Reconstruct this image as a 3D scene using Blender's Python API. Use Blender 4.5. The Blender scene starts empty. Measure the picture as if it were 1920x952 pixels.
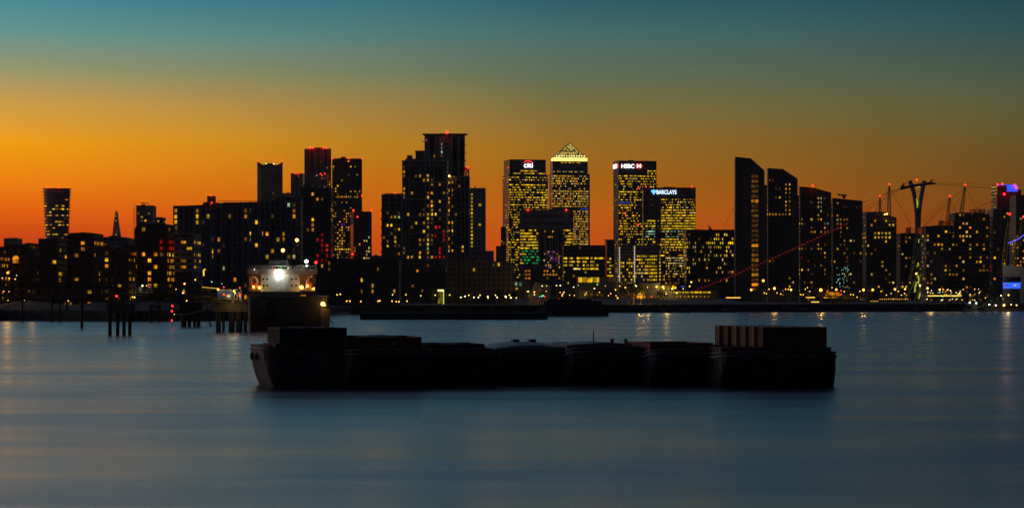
import bpy, bmesh, math, random
from mathutils import Vector, Matrix
R = math.radians
F = 4380.0; CX = 960.0; HY = 545.0; CZ = 12.0     # focal length in photo pixels, centre column, horizon row, eye height
SC = bpy.context.scene
COL = SC.collection

# ------------------------------------------------------------------ camera
cam = bpy.data.cameras.new('camera'); cam.sensor_width = 36; cam.lens = F/1920*36
cam.shift_y = (HY-476)/1920; cam.clip_start = 1; cam.clip_end = 60000
camo = bpy.data.objects.new('camera', cam); COL.objects.link(camo)
camo.location = (0, 0, CZ); camo.rotation_euler = (R(90), 0, 0)
SC.camera = camo
# ------------------------------------------------------------------ view and render settings
SC.view_settings.view_transform = 'Standard'; SC.view_settings.look = 'None'
SC.view_settings.exposure = 0.0; SC.view_settings.gamma = 1.0; SC.view_settings.use_curve_mapping = False
SC.render.engine = 'CYCLES'
SC.cycles.use_denoising = True
SC.cycles.max_bounces = 5; SC.cycles.diffuse_bounces = 2; SC.cycles.glossy_bounces = 3
SC.cycles.sample_clamp_indirect = 4.0
SC.cycles.caustics_reflective = False; SC.cycles.caustics_refractive = False

def lin(c):
    def f(v):
        v = v/255.0
        return v/12.92 if v <= 0.04045 else ((v+0.055)/1.055)**2.4
    return (f(c[0]), f(c[1]), f(c[2]), 1)

# ------------------------------------------------------------------ dusk sky
W = bpy.data.worlds.new('World'); SC.world = W; W.use_nodes = True
nt = W.node_tree; nt.nodes.clear()
def N(t, kind, **kw):
    n = t.nodes.new(kind)
    for k, v in kw.items(): setattr(n, k, v)
    return n
def math_node(t, op, a, b=None, c=None, clamp=False):
    n = t.nodes.new('ShaderNodeMath'); n.operation = op; n.use_clamp = clamp
    for i, v in enumerate((a, b, c)):
        if v is None: continue
        if isinstance(v, (int, float)): n.inputs[i].default_value = v
        else: t.links.new(v, n.inputs[i])
    return n.outputs[0]
def mixc(t, f, a, b, mode='MIX'):
    n = t.nodes.new('ShaderNodeMix'); n.data_type = 'RGBA'; n.blend_type = mode
    for s, v in ((n.inputs[0], f), (n.inputs[6], a), (n.inputs[7], b)):
        if isinstance(v, (int, float)): s.default_value = v
        elif isinstance(v, tuple): s.default_value = v if len(v) == 4 else (*v, 1)
        else: t.links.new(v, s)
    return n.outputs[2]
def ramp(t, fac, stops, interp='LINEAR'):
    n = t.nodes.new('ShaderNodeValToRGB'); n.color_ramp.interpolation = interp
    e = n.color_ramp.elements
    while len(e) < len(stops): e.new(0.5)
    for el, (p, c) in zip(e, stops): el.position = p; el.color = c if len(c) == 4 else (*c, 1)
    t.links.new(fac, n.inputs[0]); return n.outputs[0]
tc = N(nt, 'ShaderNodeTexCoord'); sep = N(nt, 'ShaderNodeSeparateXYZ')
nt.links.new(tc.outputs['Generated'], sep.inputs[0])
zc = math_node(nt, 'MAXIMUM', sep.outputs[2], 0.0)
el_ = math_node(nt, 'SQRT', zc)
az = math_node(nt, 'ARCTAN2', sep.outputs[0], sep.outputs[1])          # 0 straight ahead, -0.215 at the left edge of the view
def P(y): return math.sqrt(max(0.0, (HY-y)/F))
# the afterglow colours over height, at three bearings
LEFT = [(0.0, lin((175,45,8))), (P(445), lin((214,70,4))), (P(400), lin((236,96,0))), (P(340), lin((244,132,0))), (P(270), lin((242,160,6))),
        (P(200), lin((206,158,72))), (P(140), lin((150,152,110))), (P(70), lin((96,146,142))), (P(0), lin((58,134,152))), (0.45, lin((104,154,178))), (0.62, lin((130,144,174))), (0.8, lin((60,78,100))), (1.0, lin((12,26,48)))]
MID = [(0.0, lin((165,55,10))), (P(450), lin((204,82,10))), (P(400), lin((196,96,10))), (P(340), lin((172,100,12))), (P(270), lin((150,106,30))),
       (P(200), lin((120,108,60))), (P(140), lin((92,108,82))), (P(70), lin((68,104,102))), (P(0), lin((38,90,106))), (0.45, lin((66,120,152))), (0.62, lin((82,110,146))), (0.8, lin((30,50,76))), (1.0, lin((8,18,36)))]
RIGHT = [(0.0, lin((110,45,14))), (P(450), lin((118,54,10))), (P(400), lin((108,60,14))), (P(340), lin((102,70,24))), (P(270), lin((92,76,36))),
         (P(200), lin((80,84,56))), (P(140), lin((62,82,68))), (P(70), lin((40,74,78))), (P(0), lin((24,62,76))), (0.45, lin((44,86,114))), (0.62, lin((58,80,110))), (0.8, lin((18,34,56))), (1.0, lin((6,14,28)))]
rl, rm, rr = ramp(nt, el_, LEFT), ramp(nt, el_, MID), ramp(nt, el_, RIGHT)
def mapr(t, v, a, b):
    n = t.nodes.new('ShaderNodeMapRange'); n.interpolation_type = 'LINEAR'; n.clamp = True
    t.links.new(v, n.inputs[0]); n.inputs[1].default_value = a; n.inputs[2].default_value = b
    return n.outputs[0]
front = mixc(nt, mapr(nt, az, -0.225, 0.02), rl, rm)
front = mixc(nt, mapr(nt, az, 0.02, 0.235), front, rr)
# behind the camera the sky has gone to night
back = ramp(nt, el_, [(0, lin((36,30,32))), (0.3, lin((30,34,44))), (0.6, lin((14,24,42))), (1.0, lin((8,18,36)))])
aaz = math_node(nt, 'ABSOLUTE', math_node(nt, 'ADD', az, 0.35))
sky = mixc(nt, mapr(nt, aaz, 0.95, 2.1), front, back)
# a very soft unevenness of the air
nz = N(nt, 'ShaderNodeTexNoise'); nz.inputs['Scale'].default_value = 5; nz.inputs['Detail'].default_value = 3
mp = N(nt, 'ShaderNodeMapping'); mp.inputs['Scale'].default_value = (1, 1, 6)
nt.links.new(tc.outputs['Generated'], mp.inputs[0]); nt.links.new(mp.outputs[0], nz.inputs['Vector'])
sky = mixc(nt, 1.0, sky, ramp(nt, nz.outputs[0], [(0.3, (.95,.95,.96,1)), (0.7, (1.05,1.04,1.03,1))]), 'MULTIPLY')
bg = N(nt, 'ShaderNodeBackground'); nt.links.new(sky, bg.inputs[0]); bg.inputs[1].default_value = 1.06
nish = N(nt, 'ShaderNodeTexSky', sky_type='NISHITA'); nish.sun_disc = False
nish.sun_elevation = R(-4); nish.sun_rotation = R(-32)
bg2 = N(nt, 'ShaderNodeBackground'); nt.links.new(nish.outputs[0], bg2.inputs[0]); bg2.inputs[1].default_value = 0.05
add = N(nt, 'ShaderNodeAddShader'); out = N(nt, 'ShaderNodeOutputWorld')
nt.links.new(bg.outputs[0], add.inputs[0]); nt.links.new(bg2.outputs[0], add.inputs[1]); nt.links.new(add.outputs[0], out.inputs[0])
# the last of the sun: a wide faint glow from beyond the left of the skyline
sun = bpy.data.lights.new('sun', 'SUN'); sun.energy = 0.22; sun.angle = R(25); sun.color = (1.0, 0.5, 0.2)
suno = bpy.data.objects.new('sun', sun); COL.objects.link(suno)
suno.rotation_euler = Vector((math.cos(R(3))*math.sin(R(-75)), math.cos(R(3))*math.cos(R(-75)), math.sin(R(3)))).to_track_quat('Z', 'Y').to_euler()

# ------------------------------------------------------------------ helpers
def X(px, Y): return (px-CX)*Y/F
def Z(py, Y): return CZ+(HY-py)*Y/F
def PX(x, y): return CX+F*x/y
def PY(z, y): return HY-F*(z-CZ)/y
def xyz(px, py, Y): return Vector((X(px, Y), Y, Z(py, Y)))

class MB:
    def __init__(s): s.v = []; s.f = []; s.m = []
    def quad(s, a, b, c, d, m=0):
        n = len(s.v); s.v += [tuple(a), tuple(b), tuple(c), tuple(d)]; s.f.append((n, n+1, n+2, n+3)); s.m.append(m)
    def box(s, x0, y0, z0, x1, y1, z1, m=0):
        n = len(s.v)
        s.v += [(x0,y0,z0),(x1,y0,z0),(x1,y1,z0),(x0,y1,z0),(x0,y0,z1),(x1,y0,z1),(x1,y1,z1),(x0,y1,z1)]
        for f in ((0,3,2,1),(4,5,6,7),(0,1,5,4),(1,2,6,5),(2,3,7,6),(3,0,4,7)): s.f.append(tuple(n+i for i in f)); s.m.append(m)
    def prism(s, poly, y0, y1, m=0):      # poly of (x,z), seen from -y, counter-clockwise; extruded along y
        n = len(s.v); k = len(poly)
        s.v += [(x, y0, z) for x, z in poly]+[(x, y1, z) for x, z in poly]
        s.f.append(tuple(range(n, n+k))); s.m.append(m)
        s.f.append(tuple(range(n+2*k-1, n+k-1, -1))); s.m.append(m)
        for i in range(k):
            j = (i+1) % k; s.f.append((n+j, n+i, n+k+i, n+k+j)); s.m.append(m)
    def prism_z(s, poly, z0, z1, m=0):    # poly of (x,y) counter-clockwise from above
        n = len(s.v); k = len(poly)
        s.v += [(x, y, z0) for x, y in poly]+[(x, y, z1) for x, y in poly]
        s.f.append(tuple(range(n+k-1, n-1, -1))); s.m.append(m)
        s.f.append(tuple(range(n+k, n+2*k))); s.m.append(m)
        for i in range(k):
            j = (i+1) % k; s.f.append((n+i, n+j, n+k+j, n+k+i)); s.m.append(m)
    def tube(s, pts, r, seg=6, m=0):
        pts = [Vector(p) for p in pts]; rs = r if isinstance(r, (list, tuple)) else [r]*len(pts)
        base = len(s.v); up = None
        for i, p in enumerate(pts):
            d = (pts[min(i+1, len(pts)-1)]-pts[max(i-1, 0)]).normalized()
            if up is None: up = Vector((0,0,1)) if abs(d.z) < 0.9 else Vector((1,0,0))
            a = d.cross(up)
            if a.length < 1e-4: a = d.cross(Vector((0,1,0)))
            a.normalize(); b = d.cross(a).normalized()
            for k in range(seg):
                t = 2*math.pi*k/seg; s.v.append(tuple(p+a*math.cos(t)*rs[i]+b*math.sin(t)*rs[i]))
        for i in range(len(pts)-1):
            for k in range(seg):
                k2 = (k+1) % seg; A = base+i*seg
                s.f.append((A+k, A+seg+k, A+seg+k2, A+k2)); s.m.append(m)
        s.f.append(tuple(base+k for k in range(seg))); s.m.append(m)
        s.f.append(tuple(base+(len(pts)-1)*seg+seg-1-k for k in range(seg))); s.m.append(m)
    def ball(s, c, r, n=8, m=0, sz=1.0):
        rows = max(3, n//2); base = len(s.v)
        for i in range(rows+1):
            ph = math.pi*i/rows
            for k in range(n):
                t = 2*math.pi*k/n
                s.v.append((c[0]+r*math.sin(ph)*math.cos(t), c[1]+r*math.sin(ph)*math.sin(t), c[2]+r*sz*math.cos(ph)))
        for i in range(rows):
            for k in range(n):
                k2 = (k+1) % n; s.f.append((base+i*n+k, base+(i+1)*n+k, base+(i+1)*n+k2, base+i*n+k2)); s.m.append(m)
    def mesh(s, name, mats):
        me = bpy.data.meshes.new(name); me.from_pydata(s.v, [], s.f)
        for mt in (mats if isinstance(mats, (list, tuple)) else [mats]): me.materials.append(mt)
        if any(s.m): me.polygons.foreach_set('material_index', s.m)
        me.update(); return me
    def build(s, name, mats, parent=None, loc=None, smooth=False):
        me = s.mesh(name, mats)
        if smooth: me.polygons.foreach_set('use_smooth', [True]*len(me.polygons))
        o = bpy.data.objects.new(name, me); COL.objects.link(o)
        if parent: o.parent = parent
        if loc is not None: o.location = loc
        return o
def tag(o, label=None, cat=None, group=None, kind=None):
    for k, v in (('label', label), ('category', cat), ('group', group), ('kind', kind)):
        if v: o[k] = v
    return o
def empty(name, loc, rz=0, label=None, cat=None, group=None):
    o = bpy.data.objects.new(name, None); COL.objects.link(o)
    o.location = loc; o.rotation_euler = (0, 0, rz); o.empty_display_size = 0.5
    return tag(o, label, cat, group)
def kids(o): return [c for c in bpy.data.objects if c.parent == o]
def copy_tree(o, parent=None, children=None):
    c = o.copy(); COL.objects.link(c); c.parent = parent
    for ch in kids(o): copy_tree(ch, c)
    return c

# ------------------------------------------------------------------ materials
def newmat(name):
    m = bpy.data.materials.new(name); m.use_nodes = True
    return m, m.node_tree, m.node_tree.nodes['Principled BSDF']
def mat(name, col, rough=0.6, metal=0.0, vary=0.25, scale=0.6, bump=0.0):
    m, t, b = newmat(name)
    n = N(t, 'ShaderNodeTexNoise'); n.inputs['Scale'].default_value = scale; n.inputs['Detail'].default_value = 5
    tcn = N(t, 'ShaderNodeTexCoord'); t.links.new(tcn.outputs['Object'], n.inputs['Vector'])
    a = tuple(max(0, c*(1-vary)) for c in col[:3]); c2 = tuple(min(1, c*(1+vary)) for c in col[:3])
    t.links.new(ramp(t, n.outputs[0], [(0.3, (*a, 1)), (0.7, (*c2, 1))]), b.inputs['Base Color'])
    t.links.new(mapr(t, n.outputs[0], -0.4, 1.6), b.inputs['Roughness']) if rough is None else None
    if rough is not None: b.inputs['Roughness'].default_value = rough
    b.inputs['Metallic'].default_value = metal
    if bump:
        bp = N(t, 'ShaderNodeBump'); bp.inputs['Distance'].default_value = bump; t.links.new(n.outputs[0], bp.inputs['Height']); t.links.new(bp.outputs[0], b.inputs['Normal'])
    return m
_gl = {}
def glow(name, col, st, vary=False, scale=0.35):
    """something that gives off light: a lit room behind glass, a lamp, a sign"""
    k = (name, st)
    if k in _gl: return _gl[k]
    m, t, b = newmat(name)
    b.inputs['Base Color'].default_value = (0.02, 0.02, 0.02, 1); b.inputs['Roughness'].default_value = 0.3
    if vary:    # rooms differ: blinds, furniture, lamps off to one side
        g = N(t, 'ShaderNodeNewGeometry'); n = N(t, 'ShaderNodeTexNoise'); n.inputs['Scale'].default_value = scale; n.inputs['Detail'].default_value = 3
        t.links.new(g.outputs['Position'], n.inputs['Vector'])
        sn = N(t, 'ShaderNodeVectorMath', operation='SNAP'); sn.inputs[1].default_value = (2.9, 2.9, 3.3); t.links.new(g.outputs['Position'], sn.inputs[0])
        oi = N(t, 'ShaderNodeTexWhiteNoise'); t.links.new(sn.outputs[0], oi.inputs[0])
        f = math_node(t, 'MULTIPLY', math_node(t, 'ADD', math_node(t, 'MULTIPLY', mapr(t, n.outputs[0], 0.34, 0.66), 0.95), 0.2), math_node(t, 'ADD', math_node(t, 'MULTIPLY', math_node(t, 'POWER', oi.outputs['Value'], 2.0), 1.15), 0.38))
        t.links.new(math_node(t, 'MULTIPLY', f, st), b.inputs['Emission Strength'])
        c2 = (col[0], col[1]*0.8, col[2]*0.4)
        t.links.new(ramp(t, oi.outputs['Value'], [(0.2, (*col, 1)), (0.9, (*c2, 1))]), b.inputs['Emission Color'])
    else:
        b.inputs['Emission Strength'].default_value = st; b.inputs['Emission Color'].default_value = (*col, 1)
    m.cycles.emission_sampling = 'NONE'
    _gl[k] = m; return m
def facade(name, wall, glass, fl, pi, ww, wh, rough=0.7, glossg=0.12):
    """wall cladding with its rows of unlit panes"""
    m, t, b = newmat(name)
    tcn = N(t, 'ShaderNodeTexCoord'); s1 = N(t, 'ShaderNodeSeparateXYZ'); s2 = N(t, 'ShaderNodeSeparateXYZ')
    t.links.new(tcn.outputs['Object'], s1.inputs[0]); t.links.new(tcn.outputs['Normal'], s2.inputs[0])
    side = math_node(t, 'GREATER_THAN', math_node(t, 'ABSOLUTE', s2.outputs[0]), 0.6)
    roof = math_node(t, 'GREATER_THAN', math_node(t, 'ABSOLUTE', s2.outputs[2]), 0.5)
    a = math_node(t, 'ADD', math_node(t, 'MULTIPLY', s1.outputs[0], math_node(t, 'SUBTRACT', 1.0, side)), math_node(t, 'MULTIPLY', s1.outputs[1], side))
    ua = math_node(t, 'DIVIDE', a, pi); va = math_node(t, 'DIVIDE', s1.outputs[2], fl)
    fu = math_node(t, 'FRACT', ua); fv = math_node(t, 'FRACT', va)
    hu = ww/pi/2; hv = wh/fl/2
    mu = math_node(t, 'LESS_THAN', math_node(t, 'ABSOLUTE', math_node(t, 'SUBTRACT', fu, 0.5)), hu)
    mv = math_node(t, 'LESS_THAN', math_node(t, 'ABSOLUTE', math_node(t, 'SUBTRACT', fv, 0.5)), hv)
    mk = math_node(t, 'MULTIPLY', math_node(t, 'MULTIPLY', mu, mv), math_node(t, 'SUBTRACT', 1.0, roof))
    cv = N(t, 'ShaderNodeCombineXYZ'); t.links.new(math_node(t, 'FLOOR', ua), cv.inputs[0]); t.links.new(math_node(t, 'FLOOR', va), cv.inputs[1]); t.links.new(side, cv.inputs[2])
    wn = N(t, 'ShaderNodeTexWhiteNoise'); t.links.new(cv.outputs[0], wn.inputs[0])
    nz = N(t, 'ShaderNodeTexNoise'); nz.inputs['Scale'].default_value = 0.12; nz.inputs['Detail'].default_value = 6; t.links.new(tcn.outputs['Object'], nz.inputs['Vector'])
    wc = mixc(t, mapr(t, nz.outputs[0], 0.3, 0.7), tuple(c*0.75 for c in wall), tuple(min(1, c*1.25) for c in wall))
    gc = mixc(t, wn.outputs[0], tuple(c*0.5 for c in glass), tuple(c*1.8 for c in glass))
    t.links.new(mixc(t, mk, wc, gc), b.inputs['Base Color'])
    rg = math_node(t, 'ADD', math_node(t, 'MULTIPLY', mk, math_node(t, 'SUBTRACT', glossg, rough)), rough)
    t.links.new(rg, b.inputs['Roughness'])
    bp = N(t, 'ShaderNodeBump'); bp.inputs['Distance'].default_value = 0.15; bp.invert = True
    t.links.new(mk, bp.inputs['Height']); t.links.new(bp.outputs[0], b.inputs['Normal'])
    return m

LIT = {  # lit rooms and lamps
 'y': glow('yellow_lit_room', (1.0, .60, .012), 1.15, True), 'o': glow('amber_lit_room', (1.0, .38, .015), 0.95, True),
 'w': glow('white_lit_room', (1.0, .76, .30), 1.0, True), 'c': glow('cool_lit_room', (.45, .9, .8), 0.8, True),
 'g': glow('greenish_lit_room', (1.0, .70, .006), 1.2, True), 'd': glow('dim_lit_room', (.7, .30, .04), 0.3, True), 'k': glow('barely_lit_room', (.8, .30, .06), 0.13, True),
 'r': glow('red_lit_room', (1.0, .012, .012), .6, True), 'b': glow('blue_lit_room', (.04, .12, 1.0), 1.2, True),
 'p': glow('purple_lit_room', (.4, .05, 1.0), .9, True), 'G': glow('green_lit_room', (.05, 1.0, .25), .5, True)}
PAL = {'apt': 'yyyyooooodddddddwyyyoooodddddwc', 'office': 'yyyygggggwwd', 'ocs': 'yyyyyoowwwd', 'orange': 'ooooyyd', 'dim': 'ddddoy', 'green': 'GGd',
       'cool': 'cwcd', 'red': 'rrrr', 'far': 'yyoodd', 'grn': 'gggyy', 'white': 'www', 'amb': 'oooo', 'dimo': 'dddd', 'blue': 'bbb', 'purple': 'ppb'}
RED = glow('red_beacon_lamp', (1.0, .012, .006), 9.0); AMB = glow('amber_lamp', (1.0, .42, .06), 12.0)
WARM = glow('warm_white_lamp', (1.0, .62, .2), 9.0); WHT = glow('white_lamp', (.95, 1.0, .85), 14.0)
STEEL = mat('dark_steel', (.09,.09,.1), .45, .6, .3, 1.0); CONC = mat('dark_concrete', (.16,.15,.14), .85, 0, .3, .4, .02)
CLAD = mat('grey_cladding', (.22,.21,.2), .6, 0, .15, .2)

def BEACON(root, pts, r=0.8, name='beacon_lamp', m=None):
    inv = Matrix.Rotation(-root.rotation_euler.z, 4, 'Z')
    for p in pts:
        q = inv @ (Vector(p)-root.location)
        b = MB(); b.ball((0,0,0), r, 6); o = b.build(name, m or RED, root, q)

_facs = {}
def fac(kind, fl, pi, ww, wh):
    k = (kind, fl, pi, ww, wh)
    if k not in _facs:
        wall, glass, rg = {'dark': ((.15,.125,.115), (.03,.035,.04), .7), 'brick': ((.20,.095,.06), (.03,.03,.035), .85), 'pale': ((.42,.38,.33), (.04,.04,.045), .7),
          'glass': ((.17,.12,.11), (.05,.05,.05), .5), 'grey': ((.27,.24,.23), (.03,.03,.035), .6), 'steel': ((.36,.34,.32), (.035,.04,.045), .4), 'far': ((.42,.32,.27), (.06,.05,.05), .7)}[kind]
        _facs[k] = facade(kind+'_facade', wall, glass, fl, pi, ww, wh, rg)
    return _facs[k]

def building(name, label, xl, xr, top, Y, rot=0, xs=None, dep=26, wall='dark', fl=3.3, pi=3.0, ww=1.25, wh=1.5, lit=.1, pal='apt', yb=560,
             prof=None, zones=(), seed=0, z0=4, ribbon=False, cat='building', side_lit=None, plinth=0, rooms=None):
    """a box or sloped-top block whose front spans photo columns xl..xr at distance Y (xs: far edge of the visible side wall)"""
    rnd = random.Random(seed*131+int(xl)+7*int(top)); r = R(rot)
    u = Vector((math.cos(r), math.sin(r))); v = Vector((-math.sin(r), math.cos(r)))
    sl, sr = (xl-CX)/F, (xr-CX)/F
    if rot == 0 and xs is None:
        if (xl+xr)/2 > CX: Px, Pr = sl*(Y+dep), sr*Y; Px = min(Px, Pr-2)
        else: Px, Pr = sl*Y, sr*(Y+dep); Pr = max(Pr, Px+2)
        Wd = Pr-Px; D = dep
    else:
        if rot < 0:       # right wall shows: the given Y is the near (left) corner
            Px = sl*Y
        else: Px = sl*Y
        Wd = (sr*Y-Px)/(u.x-sr*u.y)
        D = dep
        if xs is not None:
            s_ = (xs-CX)/F
            ox, oy = (Px, Y) if rot > 0 else (Px+u.x*Wd, Y+u.y*Wd)
            den = (v.x-s_*v.y)
            if abs(den) > 1e-3: D = max(4, min(90, (s_*oy-ox)/den))
    H = Z(top, Y)-z0
    root = empty(name, (Px, Y, z0), r, label, cat)
    def lx(px): s_ = (px-CX)/F; return max(0, min(Wd, (s_*Y-Px)/(u.x-s_*u.y)))
    if prof: pts = [(lx(px), Z(py, Y)-z0) for px, py in prof]
    else: pts = [(0, H), (Wd, H)]
    m = MB(); m.prism([(0, -1), (Wd, -1)]+[(x, z) for x, z in reversed(pts)], 0, D)
    wm = fac(wall, fl, pi, ww, wh)
    m.build('wall', wm, root)
    def topz(a):
        for (x0, z0_), (x1, z1_) in zip(pts, pts[1:]):
            if x0 <= a <= x1: return z0_ if x1 == x0 else z0_+(z1_-z0_)*(a-x0)/(x1-x0)
        return pts[-1][1] if a > pts[-1][0] else pts[0][1]
    cells = []
    faces = [('f', Wd)]
    lv = Vector((Px, Y)); rvv = lv+u*Wd
    if lv.dot(u) > 0: faces.append(('l', D))
    if rvv.dot(u) < 0: faces.append(('r', D))
    for face, length in faces:
        nc = int(length/pi)
        for j in range(int(max(H, max(z for _, z in pts))/fl)+1):
            rowf = rnd.uniform(.5, 1.5); run = None
            for i in range(nc):
                a = (i+.5)*pi; zc_ = (j+.5)*fl
                if a+ww/2 > length: continue
                if face == 'f': w = lv+u*a; tz = topz(a)
                elif face == 'l': w = lv+v*a; tz = topz(0)
                else: w = rvv+v*a; tz = topz(Wd)
                if zc_+wh/2 > tz-.8: continue
                px, py = PX(w.x, w.y), PY(zc_+z0, w.y)
                if py > yb: continue
                p = lit*rowf if face == 'f' else (side_lit if side_lit is not None else lit*.6); pp = pal
                for zn in zones:
                    if zn[0] <= px <= zn[2] and zn[1] <= py <= zn[3]: p, pp = zn[4], (zn[5] if len(zn) > 5 else pal)
                if pp == 'apt' and p < .5: p *= 1.3
                if rnd.random() < p:
                    k = rnd.choice(PAL[pp])
                    if ribbon and run and run[0] == i-1 and run[3] < 7 and rnd.random() < .85:
                        cells[-1][3] += pi; cells[-1][1] += pi/2; run = (i, j, k, run[3]+1)
                    else:
                        cells.append([face, a, zc_, ww, wh, k]); run = (i, j, k, 1)
    rnd.shuffle(cells)
    share = {}
    def wbox(mb, c, at=(0,0,0)):
        face, a, z, w, h, k = c; x, y, zz = at; e = .07
        if face == 'f': mb.box(x-w/2, y-e, zz-h/2, x+w/2, y+e, zz+h/2)
        else: mb.box(x-e, y-w/2, zz-h/2, x+e, y+w/2, zz+h/2)
    def wpos(c):
        return {'f': (c[1], 0, c[2]), 'l': (0, c[1], c[2]), 'r': (Wd, c[1], c[2])}[c[0]]
    for c in cells[:96]:
        key = (c[0] == 'f', round(c[3], 1), c[5])
        if key not in share:
            mb = MB(); wbox(mb, c); share[key] = mb.mesh('window', LIT[c[5]])
        o = bpy.data.objects.new('window', share[key]); COL.objects.link(o); o.parent = root; o.location = wpos(c)
    rest = cells[96:]
    if rest:
        ks = sorted(set(c[5] for c in rest)); mb = MB()
        for c in rest:
            n0 = len(mb.f); wbox(mb, c, wpos(c)); mi = ks.index(c[5])
            for q in range(n0, len(mb.f)): mb.m[q] = mi
        o = mb.build('lit_windows', [LIT[k] for k in ks], root); o['kind'] = 'stuff'
    if Wd > 9 and D > 9 and yb > 0:
        for q in range(rnd.choice((1, 2, 2))):
            a = rnd.uniform(.12, .7)*Wd; ww2 = rnd.uniform(.08, .2)*Wd; hz = rnd.uniform(.35, .9)*Y/1500
            zt2 = min(topz(a), topz(a+ww2))-.3
            pb = MB(); pb.box(0, 0, 0, ww2, min(6, D*.3), hz+.3); pb.build('roof_plant', CLAD, root, (a, D*rnd.uniform(.15, .4), zt2))
        if rnd.random() < .6:
            a = rnd.uniform(.1, .9)*Wd; pb = MB(); hh_a = rnd.uniform(1.5, 3.2)*Y/1500
            pb.tube([(0, 0, 0), (0, 0, hh_a)], [.08*Y/1500, .04*Y/1500], 4); pb.build('antenna', STEEL, root, (a, D*.3, topz(a)-.2))
    root['_w'] = Wd; root['_d'] = D; root['_h'] = H
    return root, Wd, D, H
def strip(root): 
    for k in ('_w', '_d', '_h'):
        if k in root: del root[k]
def plant(root, x0, y0, x1, y1, z, h, m=None, name='plant_room'):
    b = MB(); b.box(x0, y0, z, x1, y1, z+h); return b.build(name, m or CLAD, root)
def antenna(root, x, y, z, h, r=.12):
    b = MB(); b.tube([(x, y, z), (x, y, z+h)], [r, r*.4], 5); return b.build('antenna', STEEL, root)
def balconies(root, n, x, z0, dz, w=1.6, d=5, side=1, y=1):
    b = MB(); b.box(0 if side > 0 else -w, 0, 0, w if side > 0 else 0, d, .22); b.box((w-.1) if side > 0 else -w, 0, .22, w if side > 0 else -w+.1, d, 1.2)
    me = b.mesh('balcony', CLAD)
    for i in range(n):
        o = bpy.data.objects.new('balcony', me); COL.objects.link(o); o.parent = root; o.location = (x, y, z0+i*dz)
def frame_grid(root, Wd, H, nx, dz, t=.5, mtl=None, xs=None):
    b = MB(); zz = 0
    xs = xs or [Wd*i/nx for i in range(nx+1)]
    for x in xs: b.box(x-t/2, -.35, 0, x+t/2, -.02, H)
    z = dz
    while z < H-1: b.box(-.3, -.42, z-t/2, Wd+.3, -.03, z+t/2); z += dz
    b.box(-.3, -.42, H-.6, Wd+.3, -.03, H+.4)
    return b.build('facade_frame', mtl or CLAD, root)

# ------------------------------------------------------------------ water and ground
SHORE = [(-700,608), (-100,603), (0,601), (240,602.5), (480,600.5), (600,594), (660,589.5), (800,588), (1100,586), (1300,585), (1600,584), (1920,583), (2500,583)]
def shore_pt(px, py): Y = CZ*F/(py-HY); return (X(px, Y), Y)
sp = [shore_pt(*p) for p in SHORE]
def shoreY(px):
    for (a, ya), (b, yb_) in zip(SHORE, SHORE[1:]):
        if a <= px <= b: return CZ*F/(ya+(yb_-ya)*(px-a)/(b-a)-HY)
    return 1380
m, t, b = newmat('river_water')
b.inputs['Base Color'].default_value = (.006, .014, .020, 1); b.inputs['IOR'].default_value = 1.33
b.inputs['Specular IOR Level'].default_value = 1.0
g = N(t, 'ShaderNodeNewGeometry')
mp = N(t, 'ShaderNodeMapping'); mp.inputs['Scale'].default_value = (.016, .045, 1); mp.inputs['Rotation'].default_value = (0, 0, .06)
t.links.new(g.outputs['Position'], mp.inputs[0])
n1 = N(t, 'ShaderNodeTexNoise'); n1.inputs['Scale'].default_value = 1.0; n1.inputs['Detail'].default_value = 5; n1.inputs['Distortion'].default_value = .6
t.links.new(mp.outputs[0], n1.inputs['Vector'])
t.links.new(ramp(t, n1.outputs[0], [(.34, (.215,)*3), (.5, (.26,)*3), (.66, (.32,)*3)]), b.inputs['Roughness'])
mp2 = N(t, 'ShaderNodeMapping'); mp2.inputs['Scale'].default_value = (.05, .55, 1); t.links.new(g.outputs['Position'], mp2.inputs[0])
n2 = N(t, 'ShaderNodeTexNoise'); n2.inputs['Scale'].default_value = 1.0; n2.inputs['Detail'].default_value = 4; t.links.new(mp2.outputs[0], n2.inputs['Vector'])
mp3 = N(t, 'ShaderNodeMapping'); mp3.inputs['Scale'].default_value = (.022, .03, 1); t.links.new(g.outputs['Position'], mp3.inputs[0])
n3 = N(t, 'ShaderNodeTexNoise'); n3.inputs['Scale'].default_value = 1.0; n3.inputs['Detail'].default_value = 3; t.links.new(mp3.outputs[0], n3.inputs['Vector'])
hh = math_node(t, 'ADD', math_node(t, 'MULTIPLY', n2.outputs[0], .04), math_node(t, 'MULTIPLY', n3.outputs[0], .30))
bp = N(t, 'ShaderNodeBump'); bp.inputs['Distance'].default_value = 1.0; bp.inputs['Strength'].default_value = .8
t.links.new(hh, bp.inputs['Height']); t.links.new(bp.outputs[0], b.inputs['Normal'])
b.inputs['Anisotropic'].default_value = .25; tn = N(t, 'ShaderNodeCombineXYZ'); tn.inputs[0].default_value = 1.0; t.links.new(tn.outputs[0], b.inputs['Tangent'])
WATER = m
b_ = MB(); b_.quad((-4000, -600, 0), (4000, -600, 0), (4000, 2500, 0), (-4000, 2500, 0))
tag(b_.build('river_water', WATER), kind='structure')
GROUND = mat('dark_ground', (.06,.055,.045), .95, 0, .4, .05)
gm = MB(); k = len(sp)
poly = sp+[(6000, 1400), (6000, 10500), (-6000, 10500), (-6000, 900)]
n0 = 0; gm.v += [(x, y, 4) for x, y in poly]; gm.f.append(tuple(range(len(poly)))); gm.m.append(0)
tag(gm.build('ground', GROUND), kind='structure')
wm_ = MB()   # river wall with a capping stone, and a strip of mud at its foot
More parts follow.
